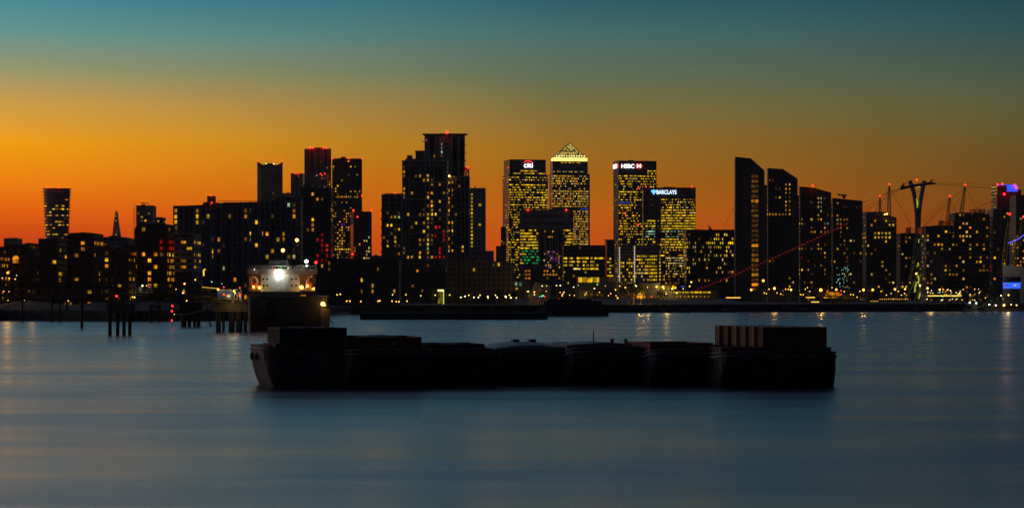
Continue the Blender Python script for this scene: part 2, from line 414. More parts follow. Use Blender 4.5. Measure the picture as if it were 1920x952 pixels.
for (x0, y0), (x1, y1) in zip(sp, sp[1:]):
    n = len(wm_.v); wm_.v += [(x0, y0, -2), (x1, y1, -2), (x1, y1+.6, 4.0), (x0, y0+.6, 4.0), (x0, y0-.2, 3.996), (x1, y1-.2, 3.996), (x0, y0-.2, 4.35), (x1, y1-.2, 4.35), (x1, y1+.8, 4.35), (x0, y0+.8, 4.35)]
    wm_.f += [(n, n+1, n+5, n+4), (n+4, n+5, n+7, n+6), (n+6, n+7, n+8, n+9)]; wm_.m += [0, 0, 0]
WALLM = mat('river_wall_concrete', (.12,.11,.09), .9, 0, .5, .25, .05)
tag(wm_.build('embankment', WALLM), kind='structure')
mud = MB()
for i in range(len(sp)-1):
    (x0, y0), (x1, y1) = sp[i], sp[i+1]
    mud.quad((x0, y0-6, -.1), (x1, y1-6, -.1), (x1, y1, 1.2), (x0, y0, 1.2))
tag(mud.build('foreshore', mat('wet_mud', (.05,.045,.04), .5, 0, .4, .3, .05)), kind='structure')

# ================================================================== SKYLINE
def text_mesh(s, size, depth, name, mtl, parent, loc, rot=(R(90), 0, 0), sx=1.0, bold=0.0):
    cu = bpy.data.curves.new(name, 'FONT'); cu.body = s; cu.size = size; cu.extrude = depth; cu.offset = bold; cu.align_x = 'LEFT'; cu.align_y = 'BOTTOM_BASELINE'
    o = bpy.data.objects.new(name, cu); COL.objects.link(o)
    dg = bpy.context.evaluated_depsgraph_get(); me = bpy.data.meshes.new_from_object(o.evaluated_get(dg)); me.name = name
    bpy.data.objects.remove(o); bpy.data.curves.remove(cu)
    me.materials.clear(); me.materials.append(mtl)
    o = bpy.data.objects.new(name, me); COL.objects.link(o); o.parent = parent; o.location = loc; o.rotation_euler = rot; o.scale = (sx, 1, 1)
    return o
SGN_W = glow('white_sign_lettering', (.95, .97, 1.0), 2.6); SGN_R = glow('red_sign_light', (1.0, .03, .03), 2.2); SGN_B = glow('blue_sign_light', (.10, .40, 1.0), 2.2)
SGN_BW = glow('pale_blue_lettering', (.62, .82, 1.0), 2.2); BLUE = glow('blue_floodlit_panel', (.03, .07, 1.0), 1.5)

# --- far left
root = empty('flared_tower', (X(102, 3500), 3500+20, 4), 0, 'round dark tower flaring to a wide top with two red lamps at far left', 'tower')
H = Z(353, 3500)-4; n = 34; flr = H/n
def rad(t): return 18.7+(max(0, t-.3)/.7)**1.6*3.6
core = MB()
for j in range(n):
    r0 = rad(j/n)*.9; r1 = rad((j+1)/n)*.9; poly0 = [(r0*math.cos(a*math.pi/12), r0*.8*math.sin(a*math.pi/12)) for a in range(24)]
    core.prism_z(poly0, j*flr, (j+1)*flr)
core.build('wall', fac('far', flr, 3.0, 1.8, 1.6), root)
sl = MB()
for j in range(12, n+1):
    q = rad(j/n); sl.prism_z([(q*math.cos(a*math.pi/12), q*.8*math.sin(a*math.pi/12)) for a in range(24)], j*flr-.35, j*flr+.35)
for j in range(0, 12):
    q = rad(j/n); sl.prism_z([(q*math.cos(a*math.pi/12), q*.8*math.sin(a*math.pi/12)) for a in range(24)], j*flr-.35, j*flr+.35)
o = sl.build('balcony_slabs', CLAD, root)
rnd = random.Random(4)
sh = {}
for j in range(10, n-3):
    for a in range(13, 24):
        if rnd.random() < .30:
            th = a*math.pi/12-math.pi/24*1; kx = rnd.choice('yyogwdd')
            q = rad((j+.5)/n)*.9+.02
            if kx not in sh: mb = MB(); mb.box(-1.9, -.1, -.9, 1.9, .1, .9); sh[kx] = mb.mesh('window', LIT[kx])
            o = bpy.data.objects.new('window', sh[kx]); COL.objects.link(o); o.parent = root
            o.location = (q*math.cos(th), q*.8*math.sin(th), (j+.5)*flr); o.rotation_euler = (0, 0, math.atan2(math.cos(th)*.8, -math.sin(th))+math.pi if False else math.atan2(.8*math.cos(th), -math.sin(th)))
BEACON(root, [xyz(90, 351, 3500), xyz(111, 351, 3500)], 1.3)

root = empty('pointed_glass_tower', (X(218, 8000), 8000, 4), 0, 'tall thin glass spire tapering to a split tip, far away at the left', 'tower')
def shard(pts, name, y0, mtl):
    b = MB(); b.prism([((px-218)/F*8000, max(-2, Z(py, 8000)-4)) for px, py in pts], y0, y0+20); b.build(name, mtl, root)
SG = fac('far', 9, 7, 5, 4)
shard([(208, 585), (227.5, 585), (226, 445), (221, 415), (219.5, 397), (218.5, 404), (217.6, 395), (215.8, 398), (213.5, 415), (210, 445)], 'wall', 0, SG)
shard([(212, 585), (224, 585), (222, 440), (218.5, 408), (215, 440)], 'facet', -8, SG)
for px, py, kx in ((216.4, 397, 'w'), (219.8, 399, 'o'), (217, 405, 'y'), (215.6, 411, 'd'), (218.6, 414, 'w'), (217.4, 420, 'd'), (220, 426, 'd'), (215, 434, 'r'), (220, 434, 'r'), (218, 440, 'y')):
    b = MB(); b.box(-1.6, -.4, -1.6, 1.6, .4, 1.6); b.build('window', LIT[kx], root, ((px-218)/F*8000, -8.5, Z(py, 8000)-4))

R1, w, d, h = building('lattice_crowned_block', 'dark slab block with an open scaffold-like left edge and an aerial on top', 256, 293, 385, 2600, wall='far', lit=.12, pal='far', yb=420, fl=4, pi=4, ww=2, wh=1.8,
    zones=((262, 402, 286, 420, .45, 'apt'),))
fr = MB()
for x in (-3, -.3): fr.tube([(x, 1, 0), (x, 1, h)], .25, 4)
for i in range(16): fr.tube([(-3, 1, h-2-i*5), (-.3, 1, h-4.5-i*5)], .18, 4); fr.tube([(-3, 1, h-i*5), (-.3, 1, h-i*5)], .18, 4)
fr.build('scaffold_frame', STEEL, R1)
ae = MB(); ae.tube([(w*.3, 5, h), (w*.3, 5, h+3)], .3, 4); ae.tube([(w*.2, 5, h+3), (w*.75, 5, h+2.2)], .5, 4); ae.build('roof_crane', STEEL, R1)
building('stepped_slab_block', 'lower dark shoulder block right of the scaffold-edged slab', 293, 311, 407, 2620, wall='far', lit=.3, pal='far', yb=420, fl=4, pi=4, ww=2, wh=1.6, zones=((290, 410, 312, 420, .7, 'apt'),))
building('distant_flat_block', 'small flat-roofed block low on the horizon at the far left', 7, 42, 446.5, 2500, wall='far', lit=.03, pal='dim', yb=460, fl=4, pi=4)

# --- tower group left of centre
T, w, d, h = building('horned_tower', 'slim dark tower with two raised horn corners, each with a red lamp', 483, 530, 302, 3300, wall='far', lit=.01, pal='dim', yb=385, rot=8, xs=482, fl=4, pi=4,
    prof=[(483,302),(486,305),(491,308),(497,309.5),(516,309.5),(522,308),(527,305),(530,302)])
plant(T, w*.3, 8, w*.65, 16, h-7, 4.5)
for i in range(17):
    b = MB(); b.box(-.5, -.1, -.8, .5, .1, .8); b.build('window', LIT['d'], T, (3.2, 0, h-10-i*4.1))
BEACON(T, [xyz(483.5, 301, 3300), xyz(529.5, 301, 3305)], 1.0); BEACON(T, [xyz(499, 307, 3304), xyz(513, 307, 3305)], .7, 'roof_lamp', glow('green_white_lamp', (.6,1,.6), 4))
T, w, d, h = building('pale_ribbed_block', 'short pale ribbed tower to the left of the tallest red-lit tower', 545, 571, 325, 3250, wall='steel', lit=.02, pal='dim', yb=380, fl=3.6, pi=2.4, ww=.9, wh=3.0)
BEACON(T, [xyz(555, 325, 3249), xyz(559, 325, 3249)], .9)
b = MB(); b.box(w*.45, -.3, 0, w*.53, 0, h); b.build('recess_shade_strip', mat('recess_shade', (.03,.02,.02), .6), T)  # dark strips laid on the walls imitate the shade of recesses
T, w, d, h = building('twin_slab_tower', 'tall grey tower of offset slabs crowned with four red lamps', 571, 621, 278, 3200, rot=6, xs=570.5, wall='far', lit=.03, pal='far', yb=360, fl=3.8, pi=3.6, ww=1.4, wh=2.0,
    prof=[(571,279),(588,279),(588,276.5),(612,276.5),(612,278.5),(621,278.5)], zones=((608,320,621,360,.3,'apt'),))
for f_ in (.28, .53, .8):
    b = MB(); b.box(w*f_-.9, -.35, 0, w*f_+.9, -.01, h-1); b.build('recess_shade_strip', bpy.data.materials['recess_shade'], T)
BEACON(T, [xyz(x, 277, 3195) for x in (582.5, 587, 607, 611)], 1.15)
T, w, d, h = building('dark_bridge_block', 'low dark block across the foot of the tallest red-lit tower', 571, 616, 325, 3120, wall='grey', lit=.10, pal='apt', yb=360, fl=4, pi=3.6)
BEACON(T, [xyz(x, 326, 3117) for x in (601, 609.5)], .7)
T, w, d, h = building('square_dark_tower', 'broad dark flat-topped tower with bright lit floors near its middle and base', 623, 679, 297, 2800, rot=5, xs=622.5, wall='dark', lit=.10, pal='far', yb=486, fl=3.3, pi=2.6, ww=1.5, wh=1.6,
    zones=((623,303,679,312,.12,'white'),(623,355,679,367,.28,'apt'),(626,366,672,371.5,.97,'apt'),(626,375,648,400,.22,'apt'),(626,400,656,424,.4,'amb'),(626,424,656,446,.35,'apt'),(626,446,658,486,.42,'apt'),(626,466,658,470.5,.97,'grn'),(634,416.5,648,421,.8,'purple')))
BEACON(T, [xyz(623.5,297,2799), xyz(654.5,297,2799), xyz(678.5,297,2805), xyz(678.5,367,2803)], .85)
plant(T, w*.3, 4, w*.45, 12, h, 2.2); antenna(T, w*.75, 5, h, 4)
# tapering tower with mirror glass flank
root, w, d, h = building('tapering_mirror_tower', 'short tapering tower with a sunset-orange mirror flank and four red lamps', 663, 697, 396, 2400, rot=24, xs=657.5, wall='dark', lit=.05, pal='far', yb=486,
    prof=[(661.5,484),(663,396),(697,396),(700.5,430),(700.5,484)], zones=((682,440,700,486,.4,'white'),(678,406,698,425,.14,'dim'),(664,440,682,486,.06,'dim')), fl=3.6, pi=2.6, ww=1.5, wh=1.8, side_lit=0)
MIR = mat('mirror_glass', (.75,.6,.5), .16, 1.0, .15, .1)
b = MB(); b.box(-.25, .3, 0, -.03, d-.3, h-14); b.build('mirror_flank', MIR, root)
BEACON(root, [xyz(662.5,394.5,2399), xyz(696.5,394.5,2412), xyz(670,406.5,2402), xyz(690.5,406.5,2408), xyz(661,476,2396)], .95)
building('low_gap_block', 'low pale block in the gap left of the framed apartment towers', 697, 722, 479, 2300, wall='steel', lit=.0, yb=486)
building('hazy_link_block', 'dim low block between the horned tower and the pale ribbed block', 529, 548, 362, 3350, wall='far', lit=0, yb=380)

# --- framed apartment towers
FRM = mat('pale_frame_cladding', (.48,.45,.43), .7, 0, .15, .2)
T, w, d, h = building('framed_apartment_block', 'shorter framed apartment block with two red roof lamps at the left of its cluster', 716, 757, 365, 1760, wall='dark', lit=.12, pal='apt', yb=560, rot=-5, xs=761, fl=3.1, pi=2.9, ww=1.3, wh=1.8,
    zones=((716,365,757,378,0),(722,385,757,470,.22,'apt'),(720,500,760,560,.14,'apt')))
frame_grid(T, w, h, 3, 12.4, .5, FRM); balconies(T, 10, 0, 12, 6.2, 1.1, 4, -1)
b = MB(); b.prism([(0, h), (w, h), (w, h+1), (w*.15, h+1)], 2, 20); b.build('roof_parapet', CLAD, T)
BEACON(T, [xyz(723,364,1765), xyz(741,362.5,1765)], .55)
T, w, d, h = building('tall_framed_tower', 'dark broad tower wrapped in a pale grid frame, in front of its cluster', 754, 838, 302, 1700, wall='dark', lit=.07, pal='apt', yb=562, rot=-4, xs=841, fl=3.1, pi=2.9, ww=1.3, wh=1.9,
    zones=((754,300,762,372,.75,'dim'),(774,329,806,336.5,.8,'apt'),(796,358,812,368,.7,'apt'),(788,380,812,425,.4,'apt'),(818,360,832,396,.28,'apt'),(784,440,812,486,.42,'apt'),(790,500,812,560,.3,'apt'),
           (812,424,838,490,.45,'red'),(772,510,792,556,.3,'red'),(754,500,770,560,.26,'apt'),(764,300,838,328,0)))
frame_grid(T, w, h, 5, 12.4, .55, FRM, xs=[.3, w*.16, w*.52, w*.61, w*.72, w*.93, w-.2])
b = MB(); b.box(2.2, 1, h, w-1, 26, h+1.8); b.build('roof_parapet', CLAD, T); plant(T, w*.1, 2, w*.2, 10, h+1.8, 2.5)
BEACON(T, [xyz(804, 533.5, 1690)], .5, 'wall_lamp', AMB)
T, w, d, h = building('overhang_roof_tower', 'tallest tower, pale ribbed with a thin overhanging roof and one big red lamp', 796, 871, 252, 1950, wall='steel', lit=.015, pal='apt', yb=480, rot=-3, xs=872, fl=3.3, pi=3.2, ww=1.0, wh=2.0,
    prof=[(796,253),(822,250.5),(838,250),(871,253)],
    zones=((797,255,806,270,.8,'purple'),(799,253,806,257,1,'blue'),(826,262,828.5,310,.7,'cool'),(846,262,849.5,325,.75,'grn'),(812,291,815,299,1,'apt'),(838,330,850,480,.26,'apt'),(856,350,862,400,.25,'apt')))
b = MB(); b.box(-1.8, -1.8, h-.2, w+1.8, 14, h+.5); b.build('roof_canopy', STEEL, T)
for f_, ww_ in ((.22, 2.2), (.78, 2.6), (.96, 2.4)):
    b = MB(); b.box(w*f_-ww_, -.3, 0, w*f_+ww_*.2, -.02, h-2.5); o = b.build('recess_shade_strip', bpy.data.materials['recess_shade'], T)
balconies(T, 11, w, h-75, 6.6, 1.3, 5, 1); balconies(T, 3, 0, h-22, 8, 2.2, 5, -1)
BEACON(T, [xyz(837.5, 248.5, 1946)], 1.25)
T, w, d, h = building('side_terrace_block', 'stepped balcony block hooked on the left side of the tallest tower', 779, 798, 284, 1960, wall='grey', lit=.06, yb=310, fl=3.1, pi=3)
b = MB(); b.box(-2.2, -1, h-8, 3, 8, h-6.6); b.build('balcony', CLAD, T)
b = MB(); b.box(-.6, -1, h, w, 8, h+.6); b.build('roof_slab', CLAD, T)
T, w, d, h = building('right_framed_wing', 'mid-height framed wing with golden balconies at the right of the cluster', 838, 880, 331, 1800, wall='dark', lit=.1, pal='apt', yb=562, fl=3.1, pi=2.7, ww=1.3, wh=1.9, rot=-3, xs=881,
    zones=((838,331,850,372,.75,'apt'),(838,376,850,480,.4,'apt'),(856,345,864,360,.6,'apt'),(866,450,872,480,.5,'apt'),(838,480,880,560,.05,'apt')))
frame_grid(T, w, h, 5, 12.4, .45, FRM)
BEACON(T, [xyz(842, 330, 1797)], .8, 'wall_lamp', AMB)
T, w, d, h = building('lift_tower', 'narrow shaft with a glowing triangle and red lamp right of the tallest tower', 869, 880, 314, 1830, wall='grey', lit=0, yb=340, dep=8)
tri = MB(); tri.tube([xyz(870.5, 328.5, 1828)-T.location, xyz(873.5, 319, 1828)-T.location, xyz(877, 328.5, 1828)-T.location, xyz(870.5, 328.5, 1828)-T.location], .28, 4)
tri.build('triangle_light', LIT['o'], T); BEACON(T, [xyz(877.5, 314, 1829)], .8)
T, w, d, h = building('stair_lit_tower', 'plain grey tower with one bright vertical line of stair windows', 881, 910, 352.5, 2100, wall='steel', lit=.0, pal='apt', yb=474, fl=3.2, pi=3.4, ww=1.2, wh=1.8, rot=-3, xs=911)
o0 = None; z_ = h-6
while z_ > 45:
    b = MB(); b.box(-.75, -.15, -.85, .75, .05, .85); b.build('window', LIT['g'], T, (1.8, 0, z_)); z_ -= 3.3
for px, py in ((901, 384), (899, 384), (901, 421), (899, 421)):
    b = MB(); b.box(-.6, -.15, -1, .6, .05, 1); b.build('window', LIT['y'], T, (px_w if False else (px-881)/29*w, 0, Z(py, 2100)-4))
b = MB(); b.tube([(w*.3, 5, h), (w*.3, 5, h+2.2)], .5, 6); b.build('flue', STEEL, T)

building('curved_podium', 'long dark low block with red-lit rooms under the stair-lit tower', 838, 964, 484, 1420, wall='dark', lit=.045, pal='apt', yb=560, fl=3.2, pi=3.0, ww=1.2, wh=1.9,
    prof=[(838,482),(880,484),(898,484),(899,489),(945,490),(964,492)], zones=((887,486,914,500,.3,'red'),(920,488,936,500,.95,'apt'),(840,548,964,560,.1,'apt')))
building('rooftop_shed', 'low pale rooftop block over the curved podium', 878, 926, 470, 1900, wall='steel', lit=0, yb=480)
T, w, d, h = building('riverside_terrace_block', 'long low dark apartment row right of the moored ship', 612, 752, 485, 1290, wall='dark', lit=.035, pal='dim', yb=562, fl=3.1, pi=3.0, ww=1.0, wh=1.9,
    zones=((660,540,740,556,.25,'orange'),(700,495,740,510,.1,'apt')))
building('tower_podium', 'dark low entrance block at the foot of the framed towers', 752, 838, 500, 1500, wall='dark', lit=.06, pal='orange', yb=562, fl=3.2, pi=3, zones=((768,540,792,555,.35,'red'),(790,545,805,556,.5,'orange')))
T, w, d, h = building('glowing_entrance_pavilion', 'small glass entrance glowing yellow-green on the waterfront', 820, 833, 542, 1404, wall='glass', lit=0, yb=540, dep=6)
b = MB(); b.box(.2, -.2, h-1.2, w-.2, 0, h-.3); b.build('lit_fascia', glow('greenish_strip', (.9,1,.3), 2.5), T)
b = MB(); b.box(.4, -.12, .4, w*.7, 0, h-1.5); b.build('window', glow('olive_room', (.5,.42,.04), .45, True), T)
b = MB(); b.box(w*.85, -.15, 0, w, 0, h-.4); b.build('lit_fin', glow('yellow_fin', (.8,.7,.1), 1.0), T)

# --- banks
K, w, d, h = building('bank_tower_with_arc_sign', 'lit office tower carrying a white lower-case sign with a red arc at its top', 954, 1027.5, 327, 3650, rot=14, xs=942.5, wall='glass', lit=.6, pal='grn', yb=520, fl=3.9, pi=1.8, ww=1.7, wh=1.6, ribbon=True, side_lit=.04,
    zones=((948,316,1030,322,.8,'grn'),(948,327,1028,331,.93,'office'),(948,334,1028,338,.25,'office'),(948,341,1028,345,.12,'office'),(948,383,1028,387,.85,'office'),(948,395,970,520,.35,'grn'),(970,420,1030,520,.2,'office'),(948,412,966,420,.05,'grn')))
bx = MB(); up0 = (950-CX)/F
hh_ = Z(299, 3655)-Z(327, 3650)
bx.box(1.6, .5, h, w-3.4, d-1, h+hh_); topb = bx.build('crown_block', fac('glass', 3.9, 2.6, 2.0, 1.5), K)
rnd = random.Random(9)
for row in range(2):
    for i in range(9):
        if rnd.random() < .8:
            b = MB(); b.box(-2.6, -.1, -.85, 2.6, .1, .85); b.build('window', LIT[rnd.choice('ggy')], K, (10.5+i*5.6, .45, h+1.8+row*4.0))
sg = text_mesh('citi', 11.5, .3, 'sign_lettering', SGN_W, K, (w*.43-3.2, .1, h+hh_-12.5), sx=1.1, bold=.0)
arc = MB(); arc.tube([(w*.43+3.8+7.2*math.cos(a), .1, h+hh_-8.0+6.2*math.sin(a)) for a in [math.pi*(.12+.76*i/12) for i in range(13)]], [.35]*2+[.7]*9+[.35]*2, 5)
arc.build('sign_arc', SGN_R, K)
b = MB(); b.box(-.3, 3, h-3.0, 0, 8, h-1.0); o = b.build('side_sign', SGN_R, K, (1.6, 5, hh_*.55))
building('bank_tower_shoulder', 'lower dark shoulder block on the left of the arc-sign bank tower', 939, 949, 425, 3600, wall='dark', lit=.03, pal='dim', yb=520)
building('bank_tower_low_wing', 'low dark wing stepping down left of the bank tower shoulder', 930, 941, 461, 3580, wall='dark', lit=.03, pal='dim', yb=520)

K, w, d, h = building('pyramid_roof_tower', 'steel office tower with a glowing band and lit glass pyramid roof', 1035.5, 1106, 325.5, 3900, rot=12, xs=1029.5, wall='far', lit=.72, pal='ocs', yb=520, fl=4.2, pi=2.7, ww=1.7, wh=2.2, side_lit=.05,
    zones=((1034,325,1107,329.5,.97,'ocs'),(1034,330,1107,345,.72,'ocs'),(1034,349,1107,358,.12,'ocs'),(1034,363,1107,383,.85,'ocs'),(1034,388,1107,392,.06,'ocs'),(1088,389,1107,394,.9,'blue'),(1034,394,1107,520,.86,'ocs')))
STW = mat('brushed_steel_wall', (.42,.36,.31), .38, .5, .12, .15)
b = MB(); hh_ = Z(302, 3905)-Z(325.5, 3900); i0 = 1.2
b.box(i0, 1.5, h, w-3.2, d-1.5, h+hh_); b.build('upper_storeys', fac('steel', 4.2, 3.1, 2.0, 2.2), K)
for j in range(6):
    b = MB(); b.box(-.12, 1.4, -.55, 0, d-1.6, .55); b.build('steel_band', STW, K, (i0, 0, h+2+j*3.4))
for i in range(17):
    k_ = 'wwyowcyyw'[i % 9]
    b = MB(); b.box(-1.2, -.1, -.8, 1.2, .1, .8)
    if i % 3 != 1: b.build('window', LIT[k_], K, (3.5+i*3.35, 1.45, h+3.5))
    if 2 < i < 14 and i % 4 != 3: b = MB(); b.box(-1.5, -.1, -.7, 1.5, .1, .7); b.build('window', LIT['o' if i % 2 else 'y'], K, (3.5+i*3.35, 1.45, h+hh_-2.6))
BAND = glow('golden_floodlight', (1.0, .60, .12), 2.6)
b = MB(); b.box(i0+2.2, 1.9, h+hh_, w-4.0, d-2, h+hh_+5.4); b.build('glowing_band', BAND, K)
zb = h+hh_+5.4; x0, x1, y0, y1 = i0+3, w-4.8, 3, d-3; ax, ay, azp = (x0+x1)/2+.2, (y0+y1)/2, Z(268, 3925)-4
def pyr(face):
    b = MB(); cs = [(x0, y0, zb), (x1, y0, zb), (x1, y1, zb), (x0, y1, zb)]; p, q = cs[face], cs[(face+1) % 4]
    n = len(b.v); b.v += [p, q, (ax, ay, azp)]; b.f.append((n, n+1, n+2)); b.m.append(0); return b
m, t, bb = newmat('pyramid_lit_glass'); bb.inputs['Base Color'].default_value = (.05,.05,.04,1); bb.inputs['Roughness'].default_value = .3
tcn = N(t, 'ShaderNodeTexCoord'); vn = N(t, 'ShaderNodeTexVoronoi'); vn.inputs['Scale'].default_value = .45; mpn = N(t, 'ShaderNodeMapping'); mpn.inputs['Scale'].default_value = (1, 1, .45)
t.links.new(tcn.outputs['Object'], mpn.inputs[0]); t.links.new(mpn.outputs[0], vn.inputs['Vector'])
bb.inputs['Emission Color'].default_value = (1, .74, .16, 1)
t.links.new(math_node(t, 'MULTIPLY', mapr(t, vn.outputs['Distance'], .75, .1), .95), bb.inputs['Emission Strength']); m.cycles.emission_sampling = 'NONE'; PYG = m
for f_ in range(4): pyr(f_).build('roof_facet', PYG, K)
ed = MB()
for p in ((x0, y0), (x1, y0), (x1, y1), (x0, y1)): ed.tube([(p[0], p[1], zb), (ax, ay, azp)], .55, 5)
for fz in (.22, .42, .6, .78):
    q = [(x0+(ax-x0)*fz, y0+(ay-y0)*fz-.15, zb+(azp-zb)*fz), (x1+(ax-x1)*fz, y0+(ay-y0)*fz-.15, zb+(azp-zb)*fz)]; ed.tube(q, .28, 4)
ed.build('roof_frame', STEEL, K)
for i in range(12):
    b = MB(); b.ball((0,0,0), .75, 6); b.build('roof_lamp', glow('cream_lamp', (1,.85,.4), 4), K, (x0+4+i*(x1-x0-8)/11, y0+(ay-y0)*.1-.6, zb+3.4))

# dark portal block in front of the two office towers
T, w, d, h = building('portal_top_block', 'dark T-shaped block with two red lamps before the two lit office towers', 975, 1074, 394, 3000, wall='far', lit=.42, pal='grn', yb=545, fl=3.8, pi=2.6, ww=2.2, wh=1.7, ribbon=True, dep=24,
    zones=((975,390,1074,429,0),(1011,430,1056,545,0),(978,432,1011,436,.2,'office'),(978,470,1012,498,.55,'green'),(1058,470,1074,540,0),(975,498,1012,504,0),(975,504,995,545,0),(977,436,1011,467,.85,'grn'),(1056,430,1075,469,.85,'grn')))
hb = Z(394, 3000)-Z(429, 3000)
b = MB(); b.box(-.8, -3.5, h-hb, w+.8, -.05, h+.4); b.build('top_slab', fac('far', 9, 60, 54, 3), T)
b = MB(); cx0, cx1 = (1011-975)/99*w, (1056-975)/99*w; b.box(cx0, -3.0, 0, cx1, -.06, h-hb-.05); b.build('central_shaft', fac('far', 4, 3.5, 1.2, 4), T)
for f_ in (.12, .36, .62, .86):
    b = MB(); b.box(cx0+(cx1-cx0)*f_-1.1, -3.15, 4, cx0+(cx1-cx0)*f_+1.1, -3.01, h-hb-2); b.build('recess_shade_strip', bpy.data.materials['recess_shade'], T)
rnd = random.Random(12)
for i in range(46):
    px = rnd.uniform(1020, 1050); py = rnd.choice((472, 476, 480, 484, 488, 492, 497, 501)) if i > 6 else rnd.choice((434, 444))
    b = MB(); b.box(-.7, -.1, -.8, .7, .1, .8); b.build('window', LIT[rnd.choice('owwydp' if i > 6 else 'oy')], T, ((px-975)/99*w, -3.2, Z(py, 2997)-4))
BEACON(T, [xyz(990, 393.5, 2996), xyz(1062, 393.5, 2996)], 1.0)
building('amber_grid_block', 'low dark block with a grid of amber square windows below the portal block', 984, 1056, 502, 2500, wall='dark', lit=.3, pal='orange', yb=522, fl=3.9, pi=3.2, ww=1.8, wh=1.9, zones=((984,505,996,522,.75,'amb'),(996,500,1016,522,0),(1018,505,1056,521,.8,'amb')))
T, w, d, h = building('wide_lit_office', 'wide office block with long rows of yellow-lit ribbon windows right of the portal block', 1055, 1135, 459.5, 2400, wall='glass', lit=.1, pal='grn', yb=532, fl=3.6, pi=2.0, ww=1.9, wh=1.7, ribbon=True,
    zones=((1055,459,1135,478,.03,'dim'),(1056,480,1134,487.5,.75,'grn'),(1056,488,1078,500,.75,'grn'),(1080,490,1130,500,.5,'grn'),(1075,501,1122,509,.9,'office'),(1055,512,1135,530,.16,'grn')))
T, w, d, h = building('sunset_edged_block', 'narrow block whose left flank glows orange between the wide lit office and the hexagon-sign bank', 1138.5, 1152, 450, 2600, rot=16, xs=1134.5, wall='dark', lit=.4, pal='grn', yb=520, fl=3.8, pi=2.4, ww=1.9, wh=1.6, side_lit=0, zones=((1138,450,1152,484,0),(1138,484,1152,508,.6,'grn')))
b = MB(); b.box(-.22, .4, 8, -.03, d-.4, h-1); b.build('mirror_flank', MIR, T)
b = MB(); b.box(-1.5, -.5, h, w, 8, h+.7); b.build('roof_slab', CLAD, T)

# hexagon-sign bank tower
K, w, d, h = building('bank_tower_with_hexagon_sign', 'lit bank tower with white lettering and a red and white hexagon at the top', 1160, 1231, 302, 3450, rot=13, xs=1150, wall='glass', lit=.45, pal='grn', yb=520, fl=3.9, pi=1.7, ww=1.6, wh=1.6, ribbon=True, side_lit=.02,
    zones=((1160,302,1231,316,0),(1160,317,1212,321,0),(1213,318,1230,323,.95,'grn'),(1160,324,1212,329,0),(1160,331,1231,338,.55,'office'),(1160,345,1200,356,.3,'office'),(1196,352,1231,520,.25,'office'),(1160,377,1180,382,.8,'blue'),(1160,356,1197,361,.9,'grn'),(1160,440,1231,475,.35,'office')))
b = MB(); b.box(-.5, -.5, h, w+.3, d, h+.7); b.build('roof_slab', STEEL, K)
bs = 7.6
text_mesh('HSBC', bs*1.1, .3, 'sign_lettering', SGN_W, K, (3.6, -.5, h-10.2), sx=1.0, bold=.02)
hx = MB(); hx0, hz0, hw, hh2 = 25.2, h-10.2, 11.5, 6.4
def tri3(b, *p): n = len(b.v); b.v += [(x, y, z) for x, y, z in p]; b.f.append((n, n+1, n+2)); b.m.append(0)
A = lambda x, z, y=-.75: (hx0+x*hw, y, hz0+z*hh2)
b = MB()
for T3 in (((.25,0),(.25,1),(0,.5)), ((.75,0),(1,.5),(.75,1)), ((.25,1),(.5,.5),(.75,1)), ((.25,0),(.75,0),(.5,.5))):
    b.prism([(hx0+x*hw, hz0+z*hh2) for x, z in T3], -.8, -.3)
b.build('sign_hexagon', SGN_R, K)
b = MB()
for T3 in (((.25,0),(.5,.5),(.25,1)), ((.75,0),(.75,1),(.5,.5))):
    b.prism([(hx0+x*hw, hz0+z*hh2) for x, z in T3], -.8, -.3)
b.build('sign_hexagon_field', SGN_W, K)
sd = MB(); sd.box(-.4, d*.35, h-10, -.05, d*.98, h-4); sd.build('side_sign', SGN_W, K)
sd = MB(); sd.box(-.4, d*.08, h-10, -.05, d*.3, h-4); sd.build('side_sign_hexagon', SGN_R, K)
BEACON(K, [xyz(1171, 400, 3440), xyz(1196.5, 421, 3440)], 1.1)

K, w, d, h = building('bank_tower_with_blue_sign', 'broad bank tower with blue emblem and pale blue lettering at the top', 1204, 1304.5, 351.5, 3350, wall='glass', lit=.3, pal='grn', yb=540, fl=3.8, pi=1.7, ww=1.6, wh=1.6, ribbon=True, dep=30,
    prof=[(1204,354),(1217,354),(1217.5,351.5),(1304.5,351.5)],
    zones=((1204,350,1305,371,0),(1204,371,1222,414,0),(1210,374,1228,379,.4,'dim'),(1222,371,1240,413,.06,'dim'),(1210,413,1229,424,.8,'grn'),(1210,428,1229,446,.7,'cool'),(1229,371,1240,520,.04,'dim'),
           (1240,373,1303,378,.65,'office'),(1247,379,1302,390,.4,'office'),(1240,391,1303,402,.75,'office'),(1240,402,1303,424,.88,'grn'),(1240,424,1303,430,.95,'grn'),(1240,430,1283,438,.55,'cool'),(1240,439,1283,446,.45,'cool'),(1240,446,1282,466,.7,'grn'),(1248,470,1263,475,.9,'purple'),(1248,481,1282,500,.7,'white'),(1248,500,1282,520,.35,'office'),(1245,466,1282,481,.4,'dim')))
sg_x = lambda px: (px-1204)/100.5*w
text_mesh('BARCLAYS', 8.2, .3, 'sign_lettering', SGN_BW, K, (sg_x(1229), -.5, h-9.5), sx=.74, bold=.03)
em = MB(); ex, ez = sg_x(1224), h-6.6
em.prism([(ex+x, ez+z) for x, z in ((0,-4), (1.6,-1.6), (3.6,.8), (3.9,3.0), (2.2,2.2), (1.0,3.1), (0,4.0), (-1.0,3.1), (-2.2,2.2), (-3.9,3.0), (-3.6,.8), (-1.6,-1.6))], -.7, -.3); em.build('sign_emblem', SGN_B, K)
